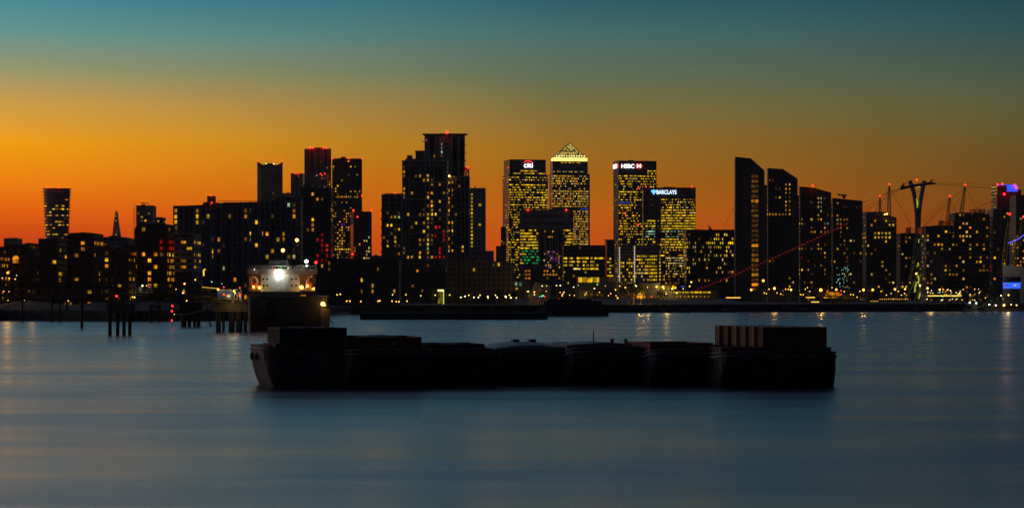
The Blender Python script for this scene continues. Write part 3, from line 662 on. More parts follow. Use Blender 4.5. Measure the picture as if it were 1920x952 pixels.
BEACON(K, [xyz(1211, 350, 3349), xyz(1197.5, 353, 3349), xyz(1297, 350, 3349)], .9)
cr = MB(); cr.tube([(8, 8, h), (8, 8, h+3)], .6, 5); cr.tube([(-2, 8, h+2.5), (22, 8, h+4)], .5, 4); cr.build('roof_crane', STEEL, K)

T, w, d, h = building('fin_edged_block', 'dark block with two dotted white vertical light strips below the bank towers', 1157, 1236, 459, 2500, wall='far', lit=.1, pal='grn', yb=532, fl=3.6, pi=2.2, ww=1.5, wh=1.7,
    zones=((1157,459,1236,484,.01,'dim'),(1162,487,1186,532,.4,'grn'),(1194,478,1236,484,.85,'grn'),(1195,486,1236,528,.78,'grn'),(1195,500,1210,530,.5,'white')))
for px in (1159.5, 1188.5):
    for i in range(20 if px < 1170 else 22):
        b = MB(); b.box(-.5, -.2, -.75, .5, .1, .75); b.build('strip_lamp', glow('white_strip_lamp', (1,.85,.6), .6), T, ((px-1157)/79*w, -.2, Z(462+i*3.2, 2500)-4 if px > 1170 else Z(464+i*3.3, 2500)-4))
T, w, d, h = building('banded_mid_block', 'mid-height banded block joining the fin-edged block to the broad office', 1236, 1284, 470, 2450, wall='glass', lit=.25, pal='grn', yb=532, fl=3.6, pi=2.2, ww=1.9, wh=1.5, ribbon=True, prof=[(1236,468),(1248,468),(1248,520),(1284,520)],
    zones=((1236,487,1240,530,.85,'grn'),(1240,500,1284,532,.3,'dim')))
T, w, d, h = building('broad_dark_office', 'broad dark flat-roofed office with scattered rows of yellow windows beside the sloped tower', 1283, 1379, 431, 2250, wall='dark', lit=.22, pal='office', yb=540, fl=4.0, pi=1.9, ww=1.25, wh=2.3,
    zones=((1283,431,1340,450,.12,'dim'),(1340,442,1379,452,.5,'grn'),(1283,453,1379,461,.55,'grn'),(1283,463,1379,471,.55,'office'),(1283,473,1379,481,.5,'office'),(1283,483,1350,493,.3,'office'),(1315,493,1350,500,.25,'dim'),(1355,503,1379,511,.6,'orange'),(1283,513,1300,540,.03,'dim'),(1318,524,1379,532,.42,'grn'),(1283,533,1379,540,0),(1300,511,1379,522,.0)))
pr = MB()
for i in range(24): pr.box(w*i/24, -.5, h*.2, w*i/24+.5, -.02, h-1)
pr.box(0, -.6, h-1.4, w, -.01, h+.3)
pr.build('facade_fins', STEEL, T)
ca = MB(); ca.box(w*.47, 6, h, w*.53, 10, h+1.6); ca.tube([(w*.5, 8, h+1), (w*.46, 8, h+4.5)], .35, 4); ca.tube([(w*.52, 8, h+1), (w*.48, 8, h+4.5)], .35, 4); ca.build('roof_crane', STEEL, T)

# sloped-top ribbed apartment towers
def ribbed(name, label, xl, xr, top, Y, prof, zones, lit, ribs, **kw):
    T, w, d, h = building(name, label, xl, xr, top, Y, wall='dark', lit=lit, pal='apt', yb=566, prof=prof, zones=zones, fl=3.2, pi=2.5, ww=1.15, wh=1.4, **kw)
    rb = MB(); s = Y/F
    def tz(px):
        for (a, ya), (b_, yb2) in zip(prof, prof[1:]):
            if a <= px <= b_: return Z(ya+(yb2-ya)*(px-a)/(b_-a+1e-9), Y)-4
        return h
    for i in range(ribs):
        px = xl+(xr-xl)*(i+.5)/ribs; x = (px-xl)/(xr-xl)*w
        rb.box(x-.22, -.45, 0, x+.22, -.02, tz(px)-.5)
    rb.box(0, -.5, 2.5, w, -.03, 3.2); rb.build('facade_fins', CLAD, T)
    return T, w, d, h
T, w, d, h = ribbed('sloped_tower', 'tallest slope-topped ribbed tower on the right with one vertical column of amber windows', 1377, 1433.5, 297, 1750, [(1377,294),(1408,297),(1433.5,320)],
    ((1377,290,1411,566,0),(1411,300,1434,566,0),(1395,329,1403,334,1,'orange')), 0, 16, dep=7)
for i in range(24):
    py = 331+i*9.2
    k_ = 'kkddddkddkkkkkkkdddddkddkk'[i % 25]
    if i in (1, 2, 4, 5, 14, 16, 17, 18, 19, 20, 22, 23): k_ = 'o' if i in (5,14,17,20,22) else 'd'
    if py > 555: break
    for dx in (-1.3, 1.3):
        b = MB(); b.box(-1.15, -.15, -1.1, 1.15, .1, 1.1); b.build('window', LIT[k_], T, ((1415-1377)/56.5*w+dx, -.35, Z(py, 1750)-4))
T, w, d, h = ribbed('second_sloped_tower', 'second slope-topped ribbed tower with an L-shaped run of bright windows', 1438, 1495.5, 315, 1760, [(1438,315),(1468,317),(1495.5,335)],
    ((1438,300,1496,566,0),(1440,334,1464,340,.7,'dim'),(1440,351,1464,356,.8,'dim'),(1455,367,1463,372,1,'apt'),(1472,340,1481,398,.97,'apt'),(1436,396,1481,403,.85,'orange'),(1437,386,1440,402,1,'apt'),(1438,486,1450,494,.5,'dim'),(1438,515,1495,560,.10,'apt')), 0, 15, dep=7)
T, w, d, h = ribbed('link_block', 'narrow dark link between the two sloped towers', 1431, 1442, 347, 1775, [(1431,347),(1442,347)], ((1431,380,1442,386,.8,'cool'),), 0, 3, dep=10)
T, w, d, h = ribbed('third_ribbed_tower', 'third ribbed tower with a gently falling roof and one red lamp', 1498, 1558.5, 350, 1780, [(1498,349.5),(1526,352),(1558.5,361)],
    ((1498,345,1559,368,0),(1533,366,1542,396,.8,'white'),(1498,370,1532,408,.06,'dim'),(1498,408,1520,430,.4,'apt'),(1520,425,1555,440,.4,'orange'),(1498,458,1555,480,.3,'apt'),(1500,470,1545,490,.2,'red'),(1498,490,1555,530,.16,'apt')), .12, 15, dep=7)
BEACON(T, [xyz(1524, 348, 1776)], .85)
b = MB(); b.box(0,0,0,1,1,1)
T, w, d, h = ribbed('crane_topped_tower', 'ribbed tower with a maintenance crane on its roof', 1559, 1617.5, 371, 1790, [(1559,371),(1590,374),(1617.5,376.5)],
    ((1559,368,1618,380,0),(1576,382,1586,398,.5,'apt'),(1608,382,1616,400,.5,'apt'),(1570,408,1590,445,.4,'apt'),(1582,445,1605,452,.5,'white'),(1570,452,1618,540,.14,'apt')), .06, 15, dep=7)
cr = MB(); cr.box(w*.36, 5, h, w*.42, 7, h+2.2); cr.box(w*.22, 5, h+1.9, w*.5, 7, h+2.9); cr.box(w*.42, 5, h-.4, w*.46, 7, h+2); cr.tube([(w*.2, 6, h+3.6), (w*.34, 6, h+2.2)], .3, 4); cr.build('roof_crane', STEEL, T)
T, w, d, h = building('upper_step_block', 'mid-height dark block below the two left dome masts', 1617, 1681, 397, 1820, wall='dark', lit=.10, pal='apt', yb=566, dep=20, fl=3.2, pi=2.8, prof=[(1617,397),(1664,397.5),(1664,403),(1681,408)],
    zones=((1657,412,1680,422,.45,'apt'),(1640,436,1673,446,.97,'grn'),(1614,438,1624,446,.9,'orange')))
BEACON(T, [xyz(1659, 402, 1815), xyz(1663, 401, 1815)], .55, 'roof_lamp', AMB)
building('low_step_block', 'lower dark block between the stepped block and the cable car pylon', 1681, 1720, 437, 1830, wall='dark', lit=.16, pal='apt', yb=566, dep=20, fl=3.2, pi=2.8)
building('dark_filler_block', 'narrow dark block filling the gap between the second sloped and third ribbed towers', 1490, 1503, 366, 1830, wall='dark', lit=.02, dep=10)
building('dark_filler_block', 'narrow dark block filling the gap right of the third ribbed tower', 1553, 1566, 380, 1835, wall='dark', lit=.02, dep=10)
building('dark_filler_block', 'narrow dark block filling the gap right of the crane-topped tower', 1610, 1625, 399, 1860, wall='dark', lit=.02, dep=10)
building('dark_filler_block', 'dark low block seen behind the foot of the cable car pylon', 1700, 1732, 439, 1900, wall='dark', lit=.05, dep=10)
SUNP = mat('copper_panel', (.95,.72,.50), .12, 1.0, .15, .2)
def sun_panels(T, Y, xl, wpx, w, lst):
    for a, b_, y0, y1 in lst:
        q = MB(); x0 = (a-xl)/wpx*w; x1 = (b_-xl)/wpx*w
        q.prism_z([(x0, -.2), (x1, -3.2), (x1, -.02), (x0, -.02)], Z(y1, Y)-4, Z(y0, Y)-4); q.build('copper_panel', SUNP, T)
T, w, d, h = building('copper_fin_terrace', 'dark apartment terrace with copper roof panels directly right of the cable car pylon', 1726, 1778, 424, 1640, wall='dark', lit=.2, pal='apt', yb=566, dep=22, fl=3.0, pi=2.5, ww=1.2, wh=1.4)
T, w, d, h = building('copper_fin_block', 'taller dark apartment block with upright copper roof panels', 1767, 1856, 401, 1650, wall='dark', lit=.17, pal='apt', yb=566, dep=22, fl=3.0, pi=2.4, ww=1.2, wh=1.4, prof=[(1767,414),(1790,413),(1790,399),(1820,398),(1856,402)],
    zones=((1856,480,1880,500,.5,'red'),(1770,540,1856,566,.22,'apt')))
def flank(name, label, pxs, y0, y1, Y):      # freestanding upright roof screens that catch the afterglow
    for px in pxs:
        T = empty(name, (X(px, Y), Y, Z(y1, Y)), R(13), label, 'roof screen', 'copper roof screens on the terrace blocks')
        b = MB(); b.box(0, 0, 0, .25, 7.5, Z(y0, Y)-Z(y1, Y)); b.build('panel', SUNP, T)
        b = MB(); b.box(.26, .05, 0, .9, 4.1, Z(y0, Y)-Z(y1, Y)-.15); b.build('screen_box', CLAD, T)
T, w, d, h = building('right_terrace_wing', 'dark ribbed wing at the right of the copper-panelled block', 1850, 1880, 392, 1660, wall='grey', lit=.07, pal='apt', yb=566, dep=22, fl=3.0, pi=2.6, zones=((1855,485,1880,510,.35,'red'),))
T, w, d, h = building('blue_topped_tower', 'tower with a blue floodlit crown panel and red lamps at the right edge', 1859, 1915, 346.5, 2300, wall='dark', lit=.07, pal='apt', yb=566, dep=28, fl=3.3, pi=2.8, prof=[(1859,346.5),(1903,346.5),(1906,355),(1915,356)],
    zones=((1859,350,1872,366,.7,'grn'),(1859,368,1868,395,.4,'orange'),(1870,360,1915,420,.06,'apt'),(1890,455,1920,510,.25,'apt')))
b = MB(); b.box(w*.4, -.5, h-6.6, w*.84, -.02, h-.6); b.build('floodlit_panel', BLUE, T)
b = MB(); b.box(0, -.3, h-.5, w*.8, -.02, h+.3); b.build('blue_roofline', glow('blue_tube', (.06,.1,1), 1.1), T)
BEACON(T, [xyz(1870.5,346,2294), xyz(1879.5,344.5,2294), xyz(1903,347,2294), xyz(1906,352,2294), xyz(1883,364,2294)], 1.1)
building('edge_tower', 'dark window-dotted slab cut by the right edge of the view', 1893, 1945, 366, 2150, wall='dark', lit=.1, pal='apt', yb=566, dep=28, fl=3.3, pi=2.8, zones=((1898,450,1945,506,.45,'orange'),(1898,375,1920,400,.1,'orange')))
flank('roof_screen', 'upright copper-lit roof screen standing on the dark terrace blocks behind the pylon', (1706, 1728.5), 426, 438, 1632)
flank('roof_screen', 'upright copper-lit roof screen standing on the dark terrace blocks behind the pylon', (1767.5, 1778.5, 1787), 413.5, 436, 1636)
flank('roof_screen', 'upright copper-lit roof screen standing on the dark terrace blocks behind the pylon', (1826, 1836.5, 1845.5), 391.5, 401.5, 1640)

# ================================================================== LEFT BANK HOUSING
BR = 'brick'
def arch_top(x0, x1, yt, rise, n=9):
    return [(x0+(x1-x0)*i/n, yt-rise*math.sqrt(max(0, 1-(2*i/n-1)**2))) for i in range(n+1)]
building('far_bank_terrace', 'long low dark terrace at the left edge under the flat-roofed block', -30, 72, 463, 1250, wall=BR, lit=.03, pal='dim', yb=560, fl=3, pi=3.2, prof=[(-30,462),(10,462),(12,459),(40,458),(60,455),(72,455)])
T, w, d, h = building('arched_window_house', 'brick riverside block with one big glowing arched window', 22, 74, 466, 1080, wall=BR, lit=.10, pal='orange', yb=575, fl=3, pi=3.4, ww=1.6, wh=1.4, zones=((22,474,46,500,0),(-10,480,22,530,.4,'orange')))
q = MB(); ax0 = (25-22)/52*w; ax1 = (44.5-22)/52*w; zz = Z(493, 1080)-4
q.prism([(ax0, zz), (ax1, zz)]+[(ax0+(ax1-ax0)*(.5+.5*math.cos(a)), zz+2.0+1.4*math.sin(a)) for a in [math.pi*i/8 for i in range(9)]], -.12, -.02)
q.build('arched_window', LIT['o'], T)
q = MB()
for i in range(6): x = ax0+(ax1-ax0)*i/5; q.box(x-.07, -.25, zz, x+.07, -.13, zz+2.2)
q.box(ax0, -.25, zz+1.2, ax1, -.13, zz+1.35); q.build('window_frame', STEEL, T)
building('edge_brick_block', 'brick block at the left edge with several amber windows and a street lamp before it', -30, 21, 476, 1060, wall=BR, lit=.25, pal='orange', yb=560, fl=3, pi=3.2, ww=1.7, wh=1.4, zones=((-30,470,21,484,0),(0,484,20,500,.5,'orange'),(4,518,22,526,.8,'amb')))
building('arched_gable_house', 'brick riverside house with a low arched gable, mostly unlit', 46, 76, 467, 1090, wall=BR, lit=.06, pal='orange', yb=575, fl=3, pi=3.2, prof=arch_top(46, 76, 470, 5))
building('amber_dotted_terrace', 'flat brick terrace with scattered amber windows below the flared tower', 72, 128, 447, 1180, wall=BR, lit=.08, pal='orange', yb=575, fl=3, pi=3.2, ww=1.8, wh=1.7, zones=((72,446,82,456,.4,'orange'),(102,471,114,480,.95,'orange'),(102,505,114,528,.9,'orange'),(72,518,95,528,.5,'amb')))
BEACON
T, w, d, h = building('barrel_roof_block', 'brick block with a barrel-vault roof and a glowing lunette', 125, 194, 446, 1150, wall=BR, lit=.08, pal='orange', yb=575, fl=3, pi=3.2, ww=1.7, wh=1.6,
    prof=[(125,446),(127,440),(132,436.5),(168,436),(176,437),(186,439),(192,445),(194,455)], zones=((145,450,165,456,.8,'orange'),(180,440,194,460,.8,'orange'),(125,455,140,500,.15,'orange')))
building('set_back_terrace', 'dark terrace between the barrel-roof block and the rounded brick tower, spire rising behind it', 192, 256, 446, 1200, wall='grey', lit=.05, pal='orange', yb=575, fl=3, pi=3.2, prof=[(192,450),(194,444),(230,444),(231,446),(253,446),(256,450)])
building('arch_gable_row', 'row of brick houses with small arched gables and many lit windows', 194, 258, 466, 1090, wall=BR, lit=.28, pal='orange', yb=575, fl=3, pi=3.0, ww=1.4, wh=1.6,
    prof=arch_top(194, 212, 463, 5, 7)+arch_top(213, 232, 470, 6, 7)+arch_top(234, 258, 462, 5, 7), zones=((210,482,232,492,.3,'red'),(235,474,258,482,.2,'red')))
building('rounded_brick_tower', 'rounded-top brick tower with a right half full of red and amber windows', 252, 328, 424, 1120, wall=BR, lit=.08, pal='orange', yb=575, fl=3, pi=2.9, ww=1.5, wh=1.7,
    prof=[(252,430),(256,423),(262,420.5),(296,420)]+arch_top(297, 312, 425, 6, 7)+arch_top(313, 328, 425, 5, 7), zones=((285,452,328,474,.6,'red'),(285,474,328,486,.4,'orange'),(310,476,328,530,.7,'orange'),(250,484,290,495,.5,'orange')))
T, w, d, h = building('white_band_block', 'pale terraced block with dark horizontal window bands beside the rounded brick tower', 327, 377, 437, 1130, wall='pale', lit=.14, pal='apt', yb=512, fl=3.0, pi=2.9, ww=2.3, wh=1.2, zones=((327,470,377,512,.32,'apt'),(360,436,377,465,.3,'apt')))
T, w, d, h = building('dark_apartment_front', 'dark apartment front below the pale terraced block', 327, 378, 512, 1125, wall='dark', lit=.1, pal='orange', yb=575, fl=3, pi=3)
T, w, d, h = building('long_apartment_block', 'very long dark apartment block with a roof lift tower, left of centre', 324.5, 568, 386, 1260, wall='grey', lit=.09, pal='apt', yb=560, fl=3.1, pi=2.9, ww=1.3, wh=2.0, dep=14,
    prof=[(324.5,386),(355,385),(380,384),(381,379),(405,379),(408,381),(430,379.5),(480,378.5),(514,377),(520,369.5),(545,370),(568,370)],
    zones=((325,390,331,430,.9,'apt'),(366,390,372,438,.9,'apt'),(333,390,366,430,.06,'dim'),(372,438,380,470,.05),(404,430,412,475,.7,'apt'),(392,470,402,485,.9,'apt'),(452,390,470,400,.5,'apt'),(454,440,470,466,.6,'apt'),(500,430,520,500,.25,'apt'),(540,380,562,400,.6,'apt'),(545,400,568,440,.12,'orange'),(427,404,440,418,.35,'dim')))
b = MB(); xx = (388-324.5)/243.5*w; b.box(xx, 3, h-3, xx+(402-388)/F*1260, 9, Z(367, 1260)-4); b.build('lift_tower', CLAD, T)
rv = MB(); xx = (410-324.5)/243.5*w
i = xx
while i < w-14: rv.box(i, 1, Z(380, 1260)-4, i+.15, 1.2, Z(378.0, 1260)-3.6); i += 1.1
rv.box(xx, 1, Z(378, 1260)-3.7, w-14, 1.2, Z(378, 1260)-3.5); rv.build('roof_railing', STEEL, T)
BEACON(T, [xyz(395.5, 366, 1262), xyz(397, 380, 1259)], .38)
vb = MB()
for px in (347, 380, 403, 425, 447, 475, 493, 510, 532): x = (px-324.5)/243.5*w; vb.box(x-.5, -.6, 0, x+.5, -.02, Z(388, 1260)-4)
vb.build('facade_fins', CLAD, T)
T, w, d, h = building('dark_corner_tower', 'near-black apartment tower with wrap-round balconies and a cluster of red windows low down', 564, 625, 352, 1420, wall='dark', lit=.05, pal='apt', yb=500, fl=3.1, pi=2.9, ww=1.3, wh=1.8, dep=20,
    zones=((594,366,606,378,.7,'apt'),(595,440,625,492,.42,'red'),(615,380,625,420,.5,'apt'),(612,392,625,402,.4,'apt')))
plant(T, w*.08, 2, w*.35, 10, h, 2.0, name='roof_parapet')
balconies(T, 26, w-1.5, 10, 3.1, 1.6+d*0, 5, 1, -1)
frame_grid(T, w, h, 4, 9.3, .35, CLAD)
T, w, d, h = building('dark_corner_block', 'dark apartment block behind the moored ship, topped with an amber lamp', 520, 566, 372, 1340, wall='dark', lit=.08, pal='apt', yb=500, fl=3.1, pi=2.9, dep=12)

# ================================================================== CABLE CAR, DOME MASTS, RIGHT EDGE
YP = 1735
root = empty('cable_car_pylon', (X(1721, YP), YP, 4), 0, 'tall flaring steel cable car pylon with a forked head and yellow-green lights twisting up inside', 'pylon')
PALE = mat('pale_painted_steel', (.20,.20,.21), .55, .2, .12, .3)
sx = YP/F
def q(px, py, dy=0): return ((px-1721)*sx, dy, Z(py, YP)-4)
for s_, top in ((-1, 1706.5), (1, 1732.5)):
    b = MB(); b.tube([q(1721+s_*2.0, 440), q(1721+s_*2.2, 420), q(1721+s_*2.6, 400), q(1721+s_*4.6, 380), q(1721+s_*7.8, 360), q(top+s_*.6, 339)], [1.3, 1.35, 1.4, 1.5, 1.6, 1.6], 8); b.build('fork_arm', PALE, root)
def radp(t): return 7.4*(1-t)**1.2+1.5     # waist at t=1
zt = Z(430, YP)-4
for k in range(6):
    b = MB(); pts = []
    for i in range(25):
        t_ = i/24; a = k*math.pi/3+t_*math.pi*1.15; pts.append((radp(t_)*math.cos(a), radp(t_)*math.sin(a), zt*t_))
    b.tube(pts, [.62-.25*i/24 for i in range(25)], 6); b.build('twisted_rib', PALE, root)
for z_ in range(1, 8):
    t_ = z_/8; b = MB(); b.tube([(radp(t_)*math.cos(a*math.pi/10), radp(t_)*math.sin(a*math.pi/10), zt*t_) for a in range(21)], .22, 4); b.build('ring', PALE, root)
b = MB(); b.tube([q(1688, 355), q(1704, 350), q(1721, 347), q(1738, 344.5), q(1754, 344)], [.7, 1.1, 1.2, 1.1, .7], 8); b.build('cross_arm', PALE, root)
for px in (1694, 1746):
    b = MB(); b.box(-2.2, -1.2, 0, 2.2, 1.2, 1.3); b.box(-.4, -.4, 1.3, .4, .4, 3.6); b.tube([(-2, 0, 1.3), (2, 0, 3.2)], .3, 4); b.build('sheave_frame', STEEL, root, q(px, 352 if px < 1700 else 345.5))
YG = glow('yellow_green_floodlight', (.72, .8, .06), .55)
for (y0, y1, dx0, dx1) in ((560, 545, 1, 4), (543, 530, 5, 1), (540, 528, -6, -4), (527, 510, 2, -3), (520, 512, 5, 5), (500, 492, -2, 0), (505, 497, 4, 3), (455, 448, 1, 1.5), (390, 372, -1.8, -3), (548, 538, -7, -6)):
    b = MB(); b.tube([q(1721+dx0, y0, -1), q(1721+(dx0+dx1)/2+1, (y0+y1)/2, -1), q(1721+dx1, y1, -1)], [.35, .7, .35], 5); b.build('inner_floodlight', YG, root)
b = MB(); b.tube([q(1717, 351, .5), q(1721, 350, .5), q(1725, 350.5, .5)], .35, 4); b.build('inner_floodlight', YG, root)
BEACON(root, [xyz(1719, 337.5, YP)], .7); BEACON(root, [xyz(1718, 513, YP-8), xyz(1725, 535, YP-9)], .55, 'floodlight_lamp', AMB)
b = MB(); b.prism_z([(11*math.cos(a*math.pi/8), 8*math.sin(a*math.pi/8)) for a in range(16)], -3.9, .6); b.build('plinth', CONC, root)
CABM = mat('cable_steel', (.10,.06,.05), .5, .6, .1, 1)
def cable(name, pts, r, label, cat='cable', group=None, sag=0, mt=CABM, n=16):
    a, b2 = pts; b = MB(); a, b2 = Vector(a), Vector(b2)
    b.tube([a.lerp(b2, i/n)-Vector((0, 0, sag*4*(i/n)*(1-i/n))) for i in range(n+1)], r, 4)
    return tag(b.build(name, mt), label, cat, group)
c0 = xyz(1690, 354.5, YP); c1 = xyz(1611, 402, 1715); c2 = xyz(1298, 541, 1600)
cable('cable', (xyz(1750, 344.5, YP), xyz(1990, 360, 1800)), .13, 'thin cable running right from the tip of the pylon cross arm', sag=.5)
cable('cable', (xyz(1752, 343.5, YP+3), xyz(1990, 349, 1800)), .09, 'upper thin cable leaving the pylon head to the right')
cable('cable', (xyz(1693, 353, YP), xyz(1560, 400, 1760)), .09, 'thin dark cable falling left from the pylon cross arm')
REDC = mat('red_light_trail_cable', (.55,.03,.02), .5, .1, .1, 1)  # red base colour stands in for a trail of red light
# haul cable coloured red and hung with added lit cabins, imitating a light trail
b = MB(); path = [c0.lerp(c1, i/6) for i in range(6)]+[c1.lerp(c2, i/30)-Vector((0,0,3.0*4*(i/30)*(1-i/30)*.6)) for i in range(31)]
b.tube(path, .14, 5); tag(b.build('haul_cable', REDC), 'haul cable coloured as a red light trail, sloping left from the pylon past the towers', 'cable')
def along(s_):
    L = [0]
    for p, p2 in zip(path, path[1:]): L.append(L[-1]+(p2-p).length)
    t_ = s_*L[-1]
    for i in range(len(path)-1):
        if L[i+1] >= t_: return path[i].lerp(path[i+1], (t_-L[i])/(L[i+1]-L[i]))
    return path[-1]
REDS = glow('red_trail_light', (1.0, .012, .03), .32)
gc = empty('light_trail_cabin', along(.27), 0, 'small rounded red-lit cabin added along the haul cable to trace its red light trail', 'cable cabin', 'red-lit cabins added along the haul cable')
b = MB(); b.ball((0, 0, -2.0), .95, 10, sz=.85); b.build('body', mat('cabin_shell', (.25,.05,.05), .4, .1), gc, smooth=True)
b = MB(); b.tube([(0, 0, .1), (0, 0, -1.1)], .1, 5); b.build('hanger', STEEL, gc)
b = MB(); b.box(-1.1, -1.08, -2.3, 1.1, -.9, -2.05); b.build('light_strip', REDS, gc)
NCAB = 42  # cabins multiplied to string out the red light trail
for i in range(1, NCAB): 
    o = copy_tree(gc); o.location = along(.27+.72*i/NCAB)
# dome masts
MST = mat('yellow_mast_paint', (.55,.36,.05), .5, .2, .15, .5)
def mast(label, bx, by, tx, ty, Y, tipdark=True, r0=1.9, name='dome_mast', lit=None):
    A, B_ = xyz(bx, by, Y), xyz(tx, ty, Y); root = empty(name, A, 0, label, 'mast')
    D = B_-A; L = D.length; d = D.normalized(); a = d.cross(Vector((0,1,0))).normalized(); c = d.cross(a)
    b = MB(); seg = int(L/3.5)
    def rr(t): return r0*(.35+.65*math.sin(math.pi*min(1, max(0, .25+.75*t*.9))))*(1-.45*t)
    cor = lambda t, k: tuple(D*t+(a*math.cos(k*math.pi/2+.6)+c*math.sin(k*math.pi/2+.6))*rr(t))
    for k in range(4): b.tube([cor(i/seg*.88, k) for i in range(seg+1)], .38, 4)
    for i in range(seg):
        for k in range(4): b.tube([cor(i/seg*.88, k), cor((i+1)/seg*.88, (k+1) % 4)], .22, 3); b.tube([cor(i/seg*.88, k), cor(i/seg*.88, (k+1) % 4)], .14, 3)
    b.build('lattice_tube', MST, root)
    b = MB(); b.tube([D*.88, D*.94, D], [rr(.88)*1.1, .9, .35], 6); b.build('mast_cap', STEEL, root)
    bk = MB(); bk.ball((0,0,0), .85, 6); bk.build('beacon_lamp', RED, root, D+d*.6)
    return root
mast('short dome mast with a red lamp beside its taller twin', 1650, 412, 1650, 369, 2150, r0=1.7)
mast('tall straight dome mast with a red lamp left of the cable car pylon', 1666.5, 430, 1667.5, 347, 2050, r0=2.4)
mast('leaning dome mast with a red lamp rising behind the copper roof screens', 1775, 425, 1781, 369, 2150, r0=2.0)
mast('taller red-tipped dome mast leaning right between the screens and the blue-topped tower', 1799, 425, 1809.5, 348, 2050, r0=2.4)
root = mast('floodlit yellow dome mast leaning right beside the dome roof at the right edge', 1880, 520, 1893, 403, 1600, r0=2.2)
mast('yellow dome mast cut by the right edge of the view', 1896, 520, 1919, 408, 1600, r0=2.0)
for i, (a, b2, Y, lb) in enumerate((((1667,350),(1717,440),2050,'cable staying the tall left mast down to its right'), ((1667,350),(1640,410),2050,'left stay cable of the tall left mast'), ((1667,350),(1655,405),2050,'steep inner stay cable of the tall left mast'),
        ((1650,372),(1640,405),2150,'stay cable left of the short dome mast'), ((1650,374),(1600,400),2150,'long flat stay cable of the short dome mast'), ((1781,370),(1700,440),2150,'long stay cable from the leaning mast down to the left'), ((1781,372),(1725,430),2150,'second stay cable from the leaning mast to the left'), ((1781,373),(1760,420),2150,'steep stay cable left of the leaning mast'),
        ((1809,350),(1733,425),2050,'long stay cable from the taller leaning mast to the left'), ((1809,350),(1832,392),2050,'stay cable from the taller leaning mast down to the right'), ((1809,352),(1787,395),2050,'short inner stay cable of the taller leaning mast'), ((1781,374),(1795,400),2150,'short stay cable right of the leaning mast'),
        ((1832,390),(1862,377),2100,'thin cable rising right to the blue-topped tower'), ((1354,432),(1377,386),2200,'thin cable slanting up beside the tallest slope-topped tower'), ((1650,368),(1690,352),1900,'thin upper cable between the short mast and the pylon arm'))):
    cable('stay_cable', (xyz(*a, Y), xyz(*b2, Y)), .12, lb, 'cable')
# dome roof edge: a stretched fabric shell
DY = 1560
m, t, bb = newmat('stretched_fabric'); bb.inputs['Base Color'].default_value = (.5,.48,.46,1); bb.inputs['Roughness'].default_value = .6; FAB = m
root = empty('fabric_dome', (X(1880, DY), DY, 4), 0, 'pale ribbed fabric roof edge sloping down at the right edge of the view', 'dome roof')
b = MB(); nx, ny = 14, 8; H0 = Z(497, DY)-4
for i in range(nx+1):
    for j in range(ny+1):
        s_, v_ = i/nx, j/ny
        b.v.append((s_*30, v_*26, (H0-(5.8*s_+1.4*math.sin(math.pi*s_)*-1))*(1-.25*v_*v_)+.35*math.sin(s_*12*math.pi)*.5))
for i in range(nx):
    for j in range(ny): n = i*(ny+1)+j; b.f.append((n, n+1, n+ny+2, n+ny+1)); b.m.append(0)
n = len(b.v)
for i in range(nx+1): b.v.append((i/nx*30, .3, 0))
for i in range(nx): b.f.append((i*(ny+1), (i+1)*(ny+1), n+i+1, n+i)); b.m.append(0)
b.build('fabric_shell', FAB, root)
b = MB()
for i in range(0, nx+1, 2):
    p = b_v = (i/nx*30, -.1, (H0-(5.8*i/nx-1.4*math.sin(math.pi*i/nx)))+.15); b.tube([p, (p[0]+3, 12, p[2]*.97+.2)], .12, 4)
b.build('ridge_cable', STEEL, root)
b = MB(); pts = [xyz(1890+30*i/14, 454.5+.9-15*(i/14)**1.5*1.0, 1590) for i in range(20)]; b.tube(pts, .28, 4); tag(b.build('string_lights', glow('blue_string_light', (.10,.12,1.0), 1.4)), 'curved blue string of lights sweeping up to the right edge', 'string lights')
# round pavilion with a blue screen
DY2 = 1450
root = empty('round_screen_pavilion', (X(1901, DY2), DY2+6, 4), 0, 'dark drum-shaped pavilion wrapped by a glowing blue screen, in front of the dome roof', 'pavilion')
rp = 16*DY2/F; rings = lambda r, z0, z1: [(r*math.cos(a*math.pi/12), r*math.sin(a*math.pi/12)) for a in range(24)]
b = MB(); b.prism_z(rings(rp*.95, 0, 1), 0, Z(520, DY2)-4); b.build('wall', CLAD, root)
b = MB(); b.prism_z(rings(rp, 0, 1), Z(540.5, DY2)-4, Z(529.5, DY2)-4); b.build('screen', glow('blue_screen', (.03,.14,1.0), 1.1), root)
b = MB(); b.prism_z(rings(rp*1.02, 0, 1), Z(529.2, DY2)-4, Z(519, DY2)-4); b.build('upper_drum', mat('dark_mesh_drum', (.05,.05,.08), .6), root)
for px, kx in ((1887, 'p'), (1889.5, 'r'), (1903, 'w'), (1905.5, 'w')):
    b = MB(); b.box(-.5, -.1, -.5, .5, .1, .5); x = (px-1901)*DY2/F; b.build('screen_symbol', LIT[kx], root, (x, -math.sqrt(max(0, rp*rp-x*x))-.25, Z(534.5, DY2)-4))
for a in range(13, 24, 2):
    b = MB(); b.tube([(rp*math.cos(a*math.pi/12), rp*math.sin(a*math.pi/12), Z(519, DY2)-4), (rp*math.cos(a*math.pi/12), rp*math.sin(a*math.pi/12), Z(514, DY2)-4)], .12, 4); b.build('flagpole', STEEL, root)

